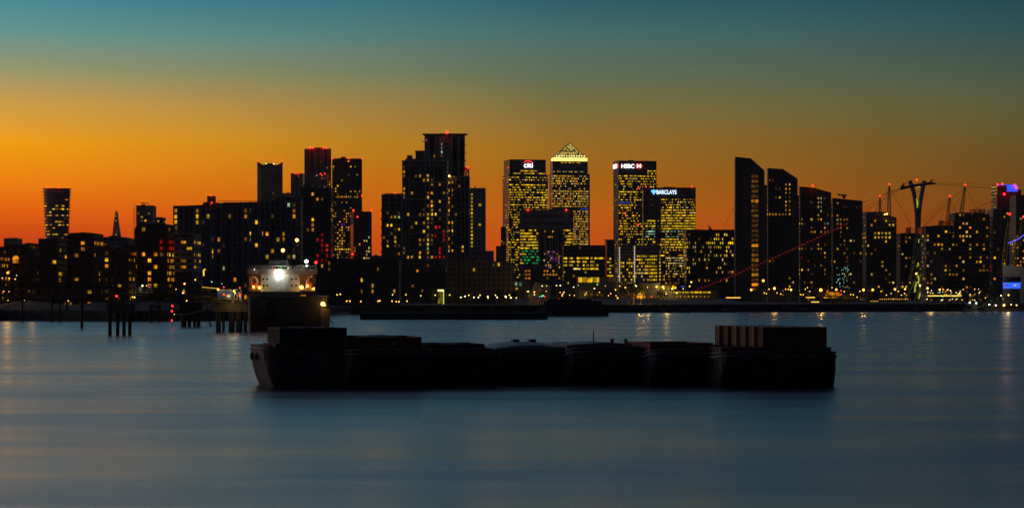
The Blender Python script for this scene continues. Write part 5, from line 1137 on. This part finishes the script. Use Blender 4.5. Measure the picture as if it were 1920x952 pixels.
b = MB(); b.tube([(sX(528.5), 45, sZ(556)), (sX(528.5), 45, sZ(462))], [.5, .2], 6); b.build('fore_mast', STEEL, ship)
b = MB(); b.tube([(sX(574.5), 4, sZ(504)), (sX(574.5), 4, sZ(488))], .15, 5); b.build('light_mast', STEEL, ship)
b = MB(); b.tube([(sX(592.5), 5, sZ(504)), (sX(592.5), 5, sZ(490))], .12, 5); b.build('light_mast', STEEL, ship)
b = MB(); b.tube([(sX(596), 0, sZ(552)), (sX(601), -1.5, sZ(560)), (sX(605), -2, sZ(567))], .16, 5); b.build('lamp_bracket', STEEL, ship)
b = MB()
for k_i in range(23): x_ = sX(466+k_i*5.7); b.tube([(x_, .5, zs0-.2), (x_, .5, zs0+.9)], .045, 4)
b.tube([(sX(466), .5, zs0+.9), (sX(592), .5, zs0+.9)], .05, 4); b.tube([(sX(466), .5, zs0+.4), (sX(592), .5, zs0+.4)], .04, 4); b.build('stern_rail', HW, ship)
b = MB()
for k_i in range(20): x_ = sX(481+k_i*5.9); b.tube([(x_, 3.3, sZ(504)), (x_, 3.3, sZ(504)+1)], .04, 4)
b.tube([(sX(480), 3.3, sZ(504)+1), (sX(594), 3.3, sZ(504)+1)], .05, 4); b.build('bridge_rail', HW, ship)
for px in (494, 501, 547, 555):
    for py in (523, 535): b = MB(); b.prism([(sX(px)+.32*math.cos(a*math.pi/5), sZ(py)+.32*math.sin(a*math.pi/5)) for a in range(10)], 3.93, 3.99); b.build('porthole', bpy.data.materials['dark_glass'], ship)
b = MB(); b.tube([(sX(555.5), 30, sZ(450)), (sX(524), 60, sZ(540))], .07, 3); b.tube([(sX(555.5), 30, sZ(450)), (sX(586), 26, sZ(540))], .07, 3); b.build('rigging', STEEL, ship)
for px in (498, 536): b = MB(); b.box(sX(px), -.55, sZ(560), sX(px)+1.6, -.36, sZ(558.4)); b.build('stern_fairlead', STEEL, ship)
# the two lifeboat bays with curved davits
for s_, x0, x1 in ((-1, 466, 488), (1, 563, 592)):
    xc = (x0+x1)/2+s_*(-1 if s_ < 0 else 3)
    b = MB(); n = 10; y0_, y1_ = 3, 12
    for i in range(9):
        f_ = i/8; rr3 = math.sin(math.pi*(.08+.84*f_))**.5
        for k in range(n): a = 2*math.pi*k/n; b.v.append((sX(xc)+1.35*rr3*math.cos(a), y0_+(y1_-y0_)*f_, sZ(532)+1.55*rr3*math.sin(a)))
    for i in range(8):
        for k in range(n): b.f.append((i*n+k, (i+1)*n+k, (i+1)*n+(k+1) % n, i*n+(k+1) % n)); b.m.append(0)
    b.f += [tuple(range(n)), tuple(range(8*n+n-1, 8*n-1, -1))]; b.m += [0, 0]
    lb_ = b.build('lifeboat', ORG, ship, smooth=True); 
    b = MB(); b.box(sX(xc)-.5, 4, sZ(526)+.2, sX(xc)+.5, 7, sZ(524)+.2); b.build('lifeboat_canopy', ORG, lb_)
    for dy in (2.4, 11):
        b = MB(); b.tube([(sX(xc-s_*7), dy, sZ(545)), (sX(xc-s_*6), dy, sZ(535)), (sX(xc-s_*5), dy, sZ(526)), (sX(xc-s_*0), dy, sZ(519)), (sX(xc+s_*6), dy, sZ(518))], .28, 6); b.build('davit', mat('davit_cream', (.6,.5,.3), .5), ship)
    b = MB()
    for i in range(5): b.tube([(sX(xc-8+i*4), 2.2, sZ(545)), (sX(xc-4+i*3.2), 2.2, sZ(538+(i % 2)*2))], .13, 4)
    b.tube([(sX(x0), 2.2, sZ(541.5)), (sX(x1), 2.2, sZ(541.5))], .09, 4); b.build('davit_cradle', mat('davit_cream2', (.6,.5,.3), .5), ship)
    b = MB(); b.box(sX(x0), 13, zd+.25, sX(x1), 15, zs1); b.build('bay_bulkhead', PINKISH, ship)
    b = MB(); b.box(sX(x0), 2.0, zd+.25, sX(x1), 2.3, sZ(546)); b.build('bay_coaming', HG, ship)
    point(x0+5, 541, YS+2.6, (1, .45, .06), 130, .15); point(x1-4, 541, YS+2.6, (1, .45, .06), 130, .15); point((x0+x1)/2, 520, YS+9, (1, .45, .06), 110, .15)
inv = lambda px, py, dy: (sX(px), dy, sZ(py))
def slamp(px, py, dy, r, m_, name='deck_lamp'): b = MB(); b.ball((0,0,0), r, 10); b.build(name, m_, ship, inv(px, py, dy))
slamp(523.5, 512, 2.6, .85, glow('dazzling_white_lamp', (.95,1,.85), 40), 'floodlight'); slamp(574.5, 489.5, 3.6, .5, WHT); slamp(575, 498, 3.0, .28, glow('small_white_lamp', (1,1,1), 3), 'deck_lamp')
slamp(592.5, 491.5, 4.6, .42, RED); slamp(528.5, 464.5, 44, .55, AMB); slamp(556.5, 446, 29.4, .5, AMB); slamp(605, 569.5, -2.3, .62, AMB); slamp(609, 572, -2.0, .25, glow('amber_small', (1,.5,.1), 4))
for px, py, r in ((475.5, 537.5, .28), (487, 539, .34), (565, 538.5, .55), (577, 536, .28)): slamp(px, py, 1.9, r, AMB)
for px, py in ((477, 505), (540, 502.5)): slamp(px, py, 3.0, .14, glow('small_white_lamp', (1,1,1), 3))
for px in (566, 571): b = MB(); b.box(sX(px)-.3, .2, sZ(554.5), sX(px)+.3, .38, sZ(553)); b.build('deck_lamp', LIT['o'], ship)
point(523.5, 515, YS+2.4, (.93,1,.85), 95, .3); point(574.5, 491, YS+3, (1,1,.9), 160, .2); point(606, 568, YS-6, (1,.5,.1), 60, .2); point(523, 507, YS-8, (.93,1,.85), 60, .4)

# ================================================================== CONVEYOR JETTY ON THE LEFT
JT = mat('jetty_steel', (.13,.10,.07), .7, .3, .35, .6, .01); TIMB = mat('wet_dark_timber', (.07,.06,.05), .8, 0, .4, .8, .05); CAPM = mat('pile_cap_concrete', (.20,.17,.12), .85, 0, .35, .5, .03)
jt = empty('conveyor_jetty', (X(60, 650), 650, 0), 0, 'long dark lattice conveyor gallery running out over the river at the left', 'jetty')
J = lambda px, py, Y: tuple(xyz(px, py, Y)-jt.location)
b = MB(); truss(b, J(-60, 560, 640), J(232, 563, 660), 3.6, 18, .14, 3); b.build('shore_span', JT, jt)
b = MB(); b.quad(J(-60, 559.5, 640.2), J(232, 562.5, 660.2), J(232, 562.4, 662.8), J(-60, 559.4, 642.8)); b.build('walkway', JT, jt)
b = MB(); truss(b, J(-60, 526, 655), J(410, 557, 690), 1.9, 26, .13, 2.5); b.build('conveyor_gallery', JT, jt)
b = MB(); truss(b, J(232, 563, 660), J(408, 567, 690), 1.5, 10, .12, 3); b.build('river_span', JT, jt)
b = MB(); truss(b, J(150, 531, 657), J(232, 541, 661), 3.6, 5, .12, 2.5); b.build('transfer_truss', JT, jt)
for px, py, Yb in ((112, 603, 875), (125, 601.5, 900), (153.5, 615, 750)):
    Yb2 = CZ*F/(py-HY); b = MB(); b.tube([(X(px, Yb2), Yb2, -2), (X(px, Yb2), Yb2, Z(559, Yb2))], .42 if px < 150 else .5, 8); tag(b.build('jetty_pile', TIMB), 'single dark pile standing in shallow water under the left conveyor gallery', 'pile', 'single piles under the gallery')
for px in (42, 97):
    Yb2 = 905; b = MB(); b.tube([(X(px, Yb2), Yb2, -2), (X(px, Yb2), Yb2, Z(556, Yb2))], .4, 8); tag(b.build('jetty_pile', TIMB), 'single dark pile standing in shallow water under the left conveyor gallery', 'pile', 'single piles under the gallery')
def bent(name, label, px0, px1, ytop, ybot, ybase, piles, capm=CAPM, rak=()):
    Yb2 = CZ*F/(ybase-HY); root = empty(name, (X(px0, Yb2), Yb2, 0), 0, label, 'pier bent'); kk = Yb2/F
    b = MB(); b.box(0, 0, Z(ybot, Yb2), (px1-px0)*kk, 3.6, Z(ytop, Yb2)); b.build('pile_cap', capm, root)
    for i, (px, ww) in enumerate(piles):
        for y_ in (.6, 3.0):
            b = MB(); x = (px-px0)*kk; b.tube([(x, y_, -2), (x, y_, Z(ybot, Yb2)+.1)], ww*kk/2*(1 if y_ < 1 else .6), 10); b.build('pile', TIMB, root)
    for (xa, ya, xb, yb3) in rak:
        b = MB(); b.tube([((xa-px0)*kk, .8, Z(ya, Yb2)), ((xb-px0)*kk, -.2, Z(yb3, Yb2))], .28, 6); b.build('raking_pile', TIMB, root)
    return root, kk, Yb2
bent('four_pile_bent', 'concrete block on four slim dark piles under the left gallery', 200, 252.5, 568, 586.5, 628, [(204.5, 5), (219, 5), (231, 5), (242, 5)])
bent('cluster_dolphin', 'dark pile cluster with a raking strut left of the blue cabin pier', 336, 378, 567, 586, 612, [(344, 11), (354.5, 6), (364, 5), (371.5, 7)], TIMB, rak=((386, 572, 396, 615), (352, 570, 347, 613)))
bent('two_leg_dolphin', 'small braced two-legged dolphin in the water beyond the gallery', 280, 299, 572, 576, 604, [(281.5, 4), (297.5, 4)], TIMB, rak=((283, 603, 290, 596),))
rt, kk, Yp = bent('cabin_pier', 'thick-legged concrete pier carrying the blue cabin beside the ship', 399, 463, 567.5, 584.5, 621.5, [(409, 10), (418, 4), (434, 12), (448, 13), (459.5, 7)])
b = MB(); b.box(-.3, -.3, Z(567.5, Yp), 64*kk+.3, 5, Z(567.5, Yp)+.18); b.build('deck', CONC, rt)
b = MB()
for i in range(15): x = i*64*kk/14; b.tube([(x, -.2, Z(566.5, Yp)), (x, -.2, Z(560.5, Yp))], .04, 4)
b.tube([(0, -.2, Z(560.5, Yp)), (64*kk, -.2, Z(560.5, Yp))], .05, 4); b.build('handrail', mat('yellow_railing', (.5,.38,.05), .6), rt)
cb = empty('blue_cabin', (X(407, Yp), Yp+.8, Z(567.4, Yp)+.2), 0, 'blue site cabin with one lit window on the pier next to the ship', 'cabin')
ww = 28*kk; b = MB(); b.box(0, 0, 1.0, ww, 2.4, Z(544, Yp)-cb.location.z); b.build('wall', mat('blue_cabin_paint', (.03,.13,.42), .55, 0, .15, 1), cb)
b = MB(); b.box(-.1, -.1, Z(544, Yp)-cb.location.z, ww+.1, 2.5, Z(543, Yp)-cb.location.z); b.build('roof', HW, cb)
b = MB(); b.box(ww*.62, -.06, 1.4, ww*.86, -.01, 2.3); b.build('window', LIT['w'], cb)
b = MB()
for x in (.2, ww-.3): b.box(x, .2, -.1, x+.15, 2.2, 1.0)
b.build('leg', STEEL, cb)
lf = empty('white_loading_frame', (X(437, Yp), Yp+.5, Z(567, Yp)+.1), 0, 'white tubular frame with hoses right of the blue cabin on the pier', 'frame'); hh2 = Z(542.5, Yp)-lf.location.z
b = MB(); b.tube([(0, 0, 0), (.4, 0, hh2*.6), (.6, 0, hh2), (15*kk, 0, hh2), (15*kk, 0, 0)], .12, 5); b.tube([(1, .2, .5), (1.1, .2, hh2*.7), (1.7, .2, hh2*.85), (1.8, .2, .6)], .1, 5); b.tube([(.9, .1, 1), (1.9, .1, hh2*.7)], .07, 4); b.build('tube_frame', HW, lf)
def plamp(px, py, Y, k, r, label, name='work_lamp', m_=None):
    root = empty(name, xyz(px, py, Y), 0, label, 'lamp'); b = MB(); b.ball((0,0,0), r, 8); b.build('lamp_glass', m_ or lampm[k], root); b = MB(); b.box(-r*.7, r*.7, -r*.6, r*.7, r*1.4, r*.6); b.build('housing', STEEL, root); return root
plamp(409, 542.5, Yp, 'a', .34, 'amber work lamp at the left roof corner of the blue cabin'); plamp(439, 545.5, Yp, 'y', .36, 'yellow work lamp between the blue cabin and the white frame'); plamp(441, 549.5, Yp, 'y', .2, 'small yellow lamp on the white frame')
plamp(420, 552, Yp, 'r', .26, 'red lamp on the front of the blue cabin', m_=RED); plamp(450, 552.5, Yp, 'r', .24, 'red lamp on the right side of the white frame', m_=RED); plamp(449.5, 539, Yp, 'r', .16, 'small red lamp over the white frame', m_=lampm['r']); plamp(419.5, 538, Yp, 'r', .16, 'small red lamp above the blue cabin', m_=lampm['r'])
plamp(218.5, 555, 655, 'r', .3, 'red lamp on the gallery above the four-pile bent', m_=RED); plamp(252, 557, 655, 'y', .24, 'yellow lamp on the gallery right of the red one'); plamp(248, 556.5, 656, 'a', .14, 'faint amber lamp close to the yellow gallery lamp')
nb = empty('navigation_post', (X(323, 790), 790, 0), 0, 'thin post in the water with two red lights one above the other', 'post'); b = MB(); b.tube([(0, .4, -1), (0, .4, Z(571, 790))], .12, 5); b.build('post', STEEL, nb)
for py, dx in ((573, 0), (583, -.15)): b = MB(); b.ball((0,0,0), .3, 8); b.build('beacon_lamp', RED, nb, (dx, 0, Z(py, 790)))
plamp(327, 589, 785, 'y', .15, 'small yellow lamp low beside the twin red post')
b = MB(); b.ball((0,0,0), .35, 8); bo = empty('red_reflection_ball', (X(322.5, 915), 915, .5), 0, 'red ball added on the water as the reflection of the twin red post', 'imitated_reflection'); b.build('lamp_glass', RED, bo); b = MB(); b.tube([(0, .3, -.8), (0, .3, -.2)], .5, 8); b.build('float', RUBM, bo)  # added glowing ball imitates the post lamps' reflection; its float is made up
mf = empty('maintenance_platform', (X(239, 668), 668, Z(548, 668)), 0, 'pale open-framed maintenance platform on the gallery with a white lamp and small cabinet', 'platform'); kk2 = 668/F
G = lambda px, py, dy=0: ((px-239)*kk2, dy, Z(py, 668)-mf.location.z)
PLF = mat('galvanised_frame', (.45,.45,.42), .45, .4, .15, 1)
b = MB(); b.tube([G(248, 532.5), G(256, 533)], .1, 4); b.tube([G(250, 533), G(258, 543.5)], .09, 4); b.tube([G(276, 535), G(284, 535.5), G(284, 547)], .1, 4); b.tube([G(276, 545.5), G(284, 537)], .07, 4); b.tube([G(248, 532.5), G(248, 547)], .06, 4); b.build('lattice_frame', PLF, mf)
b = MB(); b.box(G(238, 548)[0], -.3, -.1, G(286, 548)[0], 2.5, .05)
for i in range(9): x = G(238+i*6, 548)[0]; b.tube([(x, -.3, 0), (x, -.3, 1.0)], .03, 3)
b.tube([(G(238, 0)[0], -.3, .9), (G(286, 0)[0], -.3, .9)], .035, 3); b.build('platform_deck', PLF, mf)
b = MB(); b.box(G(260, 0)[0], .3, .2, G(265, 0)[0], 1.2, 1.5); b.build('cabinet', HW, mf)
plamp(267, 535.5, 666, 'w', .26, 'white lamp on the pale open-framed platform'); plamp(275, 535.5, 667, 'y', .14, 'small yellow lamp right of the white platform lamp'); point(266, 537, 665, (1,.95,.7), 60, .1)
cr = empty('slewing_crane', (X(385, 720), 720, Z(566, 720)), 0, 'slim jib crane whose horizontal arm glows yellow, left of the blue cabin', 'crane'); kk2 = 720/F
G = lambda px, py, dy=0: ((px-385)*kk2, dy, Z(py, 720)-cr.location.z)
b = MB(); b.tube([G(385, 566), G(379, 536)], [.3, .2], 5); b.tube([G(389, 566), G(379, 536)], .12, 4); b.build('mast', JT, cr)
b = MB(); b.tube([G(377, 530), G(380, 537.5), G(394, 539), G(409, 540)], .17, 5); b.build('jib', mat('crane_yellow', (.6,.42,.05), .5), cr)
b = MB(); b.tube([G(379, 538, -.25), G(394, 539.6, -.25), G(408, 540.5, -.25)], .09, 4); b.build('jib_light', glow('crane_amber_strip', (1,.55,.06), .9), cr)
point(409, 541.5, Yp-1.2, (1,.6,.15), 110, .15); point(439, 547, Yp-1.0, (1,.75,.3), 120, .15); point(430, 560, Yp-1.6, (1,.7,.2), 60, .15); point(442, 575, Yp-4, (1,.6,.2), 60, .15)
b = MB(); A_, B2 = xyz(330, 588.5, 790), xyz(405, 566, Yp)
b.tube([A_.lerp(B2, i/14)-Vector((0, 0, 1.3*4*(i/14)*(1-i/14))) for i in range(15)], .07, 4); tag(b.build('mooring_line', ROPE), 'long slack mooring line from the blue cabin pier down to the left', 'rope')
b = MB(); b.tube([xyz(618, 600, YS+2), xyz(622.5, 603, YS+1), xyz(624, 608, YS)], .14, 5); tag(b.build('mooring_line', ROPE), 'short rope hanging off the right stern corner of the ship', 'rope')
# gravel heaps on the left bank
GRV = mat('dredged_gravel', (.11,.09,.07), .95, 0, .4, .5, .2)
for i, (px, Y, rx, hh, lb) in enumerate(((55, 985, 30, 4.0, 'broad dark gravel heap on the left bank at the view edge'), (185, 990, 26, 3.4, 'dark gravel heap on the left bank behind the four-pile bent'), (290, 1000, 26, 4.0, 'dark gravel heap on the left bank behind the twin red post'), (410, 1000, 22, 3.0, 'low dark gravel heap on the bank behind the blue cabin pier'))):
    b = MB(); r_ = random.Random(i); nA, nR = 28, 9
    for j in range(nR+1):
        for a in range(nA):
            f_ = j/nR; q_ = rx*f_*(1+.08*math.sin(a*2.1+i)+r_.uniform(-.02, .02)); b.v.append((q_*math.cos(2*math.pi*a/nA), q_*.6*math.sin(2*math.pi*a/nA), hh*(1-f_)**.9*(1+r_.uniform(-.05, .05))))
    for j in range(nR):
        for a in range(nA): a2 = (a+1) % nA; b.f.append((j*nA+a, (j+1)*nA+a, (j+1)*nA+a2, j*nA+a2)); b.m.append(0)
    tag(b.build('gravel_heap', GRV, None, (X(px, Y), Y, 3.9)), lb, 'gravel heap')

# ================================================================== THE RAFT OF LIGHTERS IN THE FOREGROUND
def lighter(label, pxl, pxr, Y, rot, L, deck_py, sheer=.25, rake=3.2, hullm=HULLB, name='lighter_barge', at=None):
    """a flat-bottomed river lighter: overhanging swim end towards us, long side going away; local x across, y along"""
    r = R(rot); u = Vector((math.cos(r), math.sin(r))); s = (pxr-CX)/F; Px = X(pxl, Y)
    Wd = at[2] if at else (s*Y-Px)/(u.x-s*u.y); zd_ = Z(deck_py, Y)
    root = empty(name, (at[0], at[1], 0) if at else (Px, Y, 0), r, label, 'barge')
    st = [0, .25, .7, 1.4, 2.4, 3.6, 5.5, L*.5, L-5, L-3, L-1.2, L-.3, L]
    b = MB(); nR = 10
    for y in st:
        e = min(y, L-y); c = max(0, 1-e/1.6); inset = 1.5*(1-math.sqrt(max(0, 1-c*c))); sh_ = sheer*max(0, 1-e/6)**2
        zk = -1.4+(zd_*.86+1.4)*max(0, 1-e/rake)**1.7
        x0, x1 = inset, Wd-inset; bil = .5
        b.v += [(x0, y, zd_+sh_), (x0, y, (zd_+sh_)*.8+zk*.2), (x0+.02, y, (zd_)*.45+zk*.55), (x0+.15, y, zk+bil*.5), (x0+bil+.3, y, zk), (x1-bil-.3, y, zk), (x1-.15, y, zk+bil*.5), (x1-.02, y, zd_*.45+zk*.55), (x1, y, (zd_+sh_)*.8+zk*.2), (x1, y, zd_+sh_)]
    for i in range(len(st)-1):
        for k in range(nR): k2 = (k+1) % nR; b.f.append((i*nR+k, i*nR+k2, (i+1)*nR+k2, (i+1)*nR+k)); b.m.append(1 if k == nR-1 else 0)
    b.f += [tuple(range(nR-1, -1, -1)), tuple(range(len(b.v)-nR, len(b.v)))]; b.m += [0, 0]
    b.build('hull', [hullm, DECKM], root)
    # rubbing band and bulwark lip
    rb = MB(); pts = []
    for y in (L*.6, 8, 3, 1.4, .7, .25, 0):
        e = y; c = max(0, 1-e/1.6); inset = 1.5*(1-math.sqrt(max(0, 1-c*c))); pts.append((inset-.05, y-.05, zd_+sheer*max(0, 1-e/6)**2-.35))
    pts2 = [(Wd-x, y, z) for x, y, z in reversed(pts)]
    rb.tube(pts+pts2, .12, 5); rb.tube([(x, y, z+.5) for x, y, z in pts+pts2], .08, 5); rb.build('rubbing_band', DECKM, root)
    for x in (Wd*.18, Wd*.82):
        bo = MB(); bo.tube([(0, 0, 0), (0, 0, .55)], [.16, .16], 8); bo.tube([(-.3, 0, .38), (.3, 0, .38)], .07, 6); bo.build('bollard', STEEL, root, (x, 1.3, zd_+sheer*.4))
    for i, x in enumerate((Wd*.3, Wd*.62)):
        ty = MB(); ty.tube([(.36*math.cos(a*math.pi/6), 0, .36*math.sin(a*math.pi/6)) for a in range(13)], .13, 6); ty.build('tyre_fender', RUBM, root, (x, -.12, zd_-.75))
    return root, Wd, zd_
def coaming(root, Wd, L, zd_, x0, y0, x1, y1, h, m_, fill=None, fillz=.4, ribs=True, t=.14):
    b = MB(); z = zd_-.02
    b.box(x0, y0, z, x1, y0+t, z+h); b.box(x0, y1-t, z, x1, y1, z+h); b.box(x0, y0+t+.003, z, x0+t, y1-t-.003, z+h); b.box(x1-t, y0+t+.003, z, x1, y1-t-.003, z+h)
    b.box(x0-.08, y0-.08, z+h-.14, x1+.08, y0-.003, z+h+.03); b.box(x0-.08, y0+.003, z+h-.14, x0-.003, y1, z+h+.03)
    if ribs:
        n = max(3, int((x1-x0)/1.1))
        for i in range(n+1): x = x0+(x1-x0-.1)*i/n; b.box(x, y0-.12, z, x+.1, y0-.083, z+h-.15)
        n = int((y1-y0)/1.5)
        for i in range(n+1): y = y0+(y1-y0-.1)*i/n; b.box(x0-.12, y, z, x0-.083, y+.1, z+h-.15)
    b.build('hold_coaming', m_, root)
    if fill:
        q_ = MB(); nx, ny = 9, 14; r_ = random.Random(int(x0*10+h*7))
        for j in range(ny+1):
            for i in range(nx+1):
                fx_, fy = i/nx, j/ny
                q_.v.append((x0+t+(x1-x0-2*t)*fx_, y0+t+(y1-y0-2*t)*fy, z+fillz*h+(.35*h*math.sin(math.pi*fx_)*math.sin(math.pi*fy))+r_.uniform(-.06, .06)))
        for j in range(ny):
            for i in range(nx): n = j*(nx+1)+i; q_.f.append((n, n+1, n+nx+2, n+nx+1)); q_.m.append(0)
        q_.build('cargo', fill, root)
RZ = 14
# 1: leftmost, carrying a dark ribbed bin stack
B1, W1, D1 = lighter('leftmost lighter with a worn grey bow carrying a dark stack of ribbed bins', 512, 660, 292, -70, 13.5, 658, hullm=mat('worn_grey_hull', (.09,.082,.078), .6, .1, .75, .5, .04), sheer=.6, rake=2.4, at=(X(465, 299.5), 299.5, 8.2))
coaming(B1, W1, 13.5, D1, .9, 1.8, W1-.5, 12.8, .9, RUSTY, DKCARGO, .5)
def on(root, x, y, z): return root.location+Matrix.Rotation(root.rotation_euler.z, 3, 'Z') @ Vector((x, y, z))
zt1 = D1+.95
GREENBIN = mat('dark_green_bin', (.05,.06,.05), .7, .2, .3, .6)
for i in range(9):
    o = container(6.2, .93, 1.95-.02*(i % 3), DKCARGO if i % 2 else GREENBIN, 'ribbed_bin', 'tall dark ribbed bin standing in the tight row on the leftmost lighter', 'bins on the leftmost lighter', (0,0,0), 0, 'bin')
    o.location = on(B1, 1.2, 2.3+.97*i, zt1); o.rotation_euler = (0, 0, R(-70))
# 2
B2, W2, D2 = lighter('second lighter with a dark red hold coaming and rusty panels, beside the bin stack', 650, 812, 291, RZ-4, 18, 662)
coaming(B2, W2, 18, D2, .2, 2.0, W2-1.2, 15.5, 1.95, RED_BOX, DKCARGO, .75)
b = MB(); b.box(W2*.52, 1.82, D2+.8, W2*.60, 1.86, D2+1.35); b.build('rusty_patch', mat('pale_rust_patch', (.28,.2,.17), .8), B2)
# 3
B3, W3, D3 = lighter('third lighter, low and black with a sloping hatch board', 805, 945, 296, RZ-3, 15, 664, sheer=.5)
coaming(B3, W3, 15, D3, .5, 2.0, W3-2.2, 12.5, 1.25, mat('black_coaming', (.04,.035,.035), .7), DKCARGO, .7)
b = MB(); b.prism([(W3-2.2, D3), (W3-.4, D3), (W3-2.2, D3+.95)], 2.2, 12); b.build('hatch_board', DECKM, B3)
# 4 tarpaulin
B4, W4, D4 = lighter('fourth lighter under an arched grey tarpaulin, near the middle of the raft', 925, 1085, 300, RZ, 15, 666, sheer=.8)
b = MB(); n = 12
for j in range(7):
    for i in range(n+1):
        a = math.pi*i/n; b.v.append((W4*.47-W4*.42*math.cos(a)*(1-.0*j), 2.0+j*1.8, D4+.1+1.45*math.sin(a)**.8*(1 if 0 < j < 6 else .8)+.05*math.sin(i*2+j*3)))
for j in range(6):
    for i in range(n): q_ = j*(n+1)+i; b.f.append((q_, q_+1, q_+n+2, q_+n+1)); b.m.append(0)
b.f.append(tuple(range(n, -1, -1))); b.m.append(0); b.f.append(tuple(range(6*(n+1), 7*(n+1)))); b.m.append(0); b.build('tarpaulin', TARP, B4, smooth=False)
for x in (W4*.42, W4*.62): b = MB(); b.box(x-.45, 7, D4+1.3, x+.45, 8.2, D4+1.9); b.build('vent_box', STEEL, B4)
# 5 with cabin and mast
B5, W5, D5 = lighter('fifth lighter with a flat wheelhouse roof, two stub chimneys and a thin mast', 1068, 1232, 299, RZ-2, 15, 665, sheer=.7)
coaming(B5, W5, 15, D5, .3, 2.4, W5-.8, 12.5, .95, mat('dull_brown_coaming', (.13,.10,.08), .7), None)
b = MB(); b.prism([(.2, D5+.9), (W5-2.6, D5+.9), (W5-2.6, D5+1.25), (W5*.5, D5+1.55), (.2, D5+1.2)], 2.6, 12.3); b.build('hatch_roof', DECKM, B5)
b = MB(); b.tube([(W5*.40, 6, D5+1.2), (W5*.40, 6, D5+3.0)], [.11, .08], 6); b.build('mast', mat('pale_mast_paint', (.42,.33,.28), .6), B5)
for x in (W5*.66, W5*.82): b = MB(); b.tube([(x, 8, D5+1.0), (x, 8, D5+1.7)], .24, 8); b.tube([(x, 8, D5+1.7), (x, 8, D5+1.85)], .34, 8); b.build('chimney', STEEL, B5)
# 6
B6, W6, D6 = lighter('sixth lighter with a red-brown coaming open to the left of the tall containers', 1222, 1372, 297, RZ, 16, 666, sheer=.6)
coaming(B6, W6, 16, D6, .5, 2.2, W6-1.8, 13, 1.5, RED_BOX, TARP, .55)
# 7 containers
B7, W7, D7 = lighter('rightmost and largest lighter carrying a row of tall brown containers', 1352, 1573, 292, RZ-6, 22, 667, sheer=.35)
coaming(B7, W7, 22, D7, .4, 1.6, W7-.6, 19.5, 1.0, RUSTY, DKCARGO, .6)
zt = D7+.9; cols = [mat('brown_container_paint', (.20,.075,.03), .6, .1, .25, .6, .01), mat('tan_container_paint', (.40,.25,.11), .6, .1, .3, .6, .01), mat('buff_container_paint', (.30,.22,.16), .6, .1, .3, .6, .01)]
for i in range(6):
    nm = ('brown container with a long plain front, nearest of the row on the rightmost lighter', 'tan container second in the row on the rightmost lighter', 'buff container third in the row on the rightmost lighter', 'tan container fourth in the row on the rightmost lighter', 'brown container fifth in the row on the rightmost lighter', 'farthest buff container in the row on the rightmost lighter')[i]
    o = container(8.3, 2.5, 2.65, cols[(0, 1, 2, 1, 0, 2)[i]], 'tall_container', nm, None, (0,0,0), 0)
    o.location = on(B7, 5.9-i*.5, 2.2+i*2.7, zt); o.rotation_euler = (0, 0, R(RZ-6))
# mooring ropes between the lighters
def sagrope(p, q2, s, label):
    b = MB(); p, q2 = Vector(p), Vector(q2); b.tube([p.lerp(q2, i/14)-Vector((0, 0, s*4*(i/14)*(1-i/14))) for i in range(15)], .05, 5); tag(b.build('mooring_rope', ROPE), label, 'rope')
sagrope(on(B1, W1*.95, 10, D1+.5), on(B2, W2*.18, 1.3, D2+.6), .25, 'rope slung between the first and second lighters')
sagrope(on(B2, W2*.82, 1.3, D2+.6), on(B3, W3*.18, 1.3, D3+.6), .55, 'rope slung between the second and third lighters')
sagrope(on(B3, W3*.82, 1.3, D3+.6), on(B4, W4*.18, 1.3, D4+.7), .8, 'rope hanging low between the third and the tarpaulin lighter')
sagrope(on(B4, W4*.82, 1.3, D4+.6), on(B5, W5*.18, 1.3, D5+.6), .5, 'rope slung between the tarpaulin lighter and the fifth lighter')
sagrope(on(B6, W6*.18, 1.3, D6+.6), on(B5, W5*.82, 1.3, D5+.6), .5, 'rope slung between the fifth and sixth lighters')
sagrope(on(B6, W6*.82, 1.3, D6+.6), on(B7, W7*.18, 1.3, D7+.4), .35, 'rope slung between the sixth and rightmost lighters')
sagrope(on(B4, W4*.5, 6, D4+1.6), on(B5, W5*.1, 6, D5+1.5), .1, 'taut cable between the tarpaulin and the flat wheelhouse roof')
for o in bpy.data.objects:
    for k in ('_w', '_d', '_h'):
        if k in o: del o[k]

# ------------------------------------------------------------------ evening air
m = bpy.data.materials.new('evening_air'); m.use_nodes = True; t = m.node_tree; t.nodes.clear()
pv = N(t, 'ShaderNodeVolumePrincipled'); pv.inputs['Color'].default_value = (.9, .7, .5, 1); pv.inputs['Density'].default_value = 0.000018; pv.inputs['Anisotropy'].default_value = .3
mo = N(t, 'ShaderNodeOutputMaterial'); t.links.new(pv.outputs[0], mo.inputs['Volume'])
b = MB(); b.box(-6050, -650, -5, 6050, 10600, 330); tag(b.build('haze', m), kind='stuff')
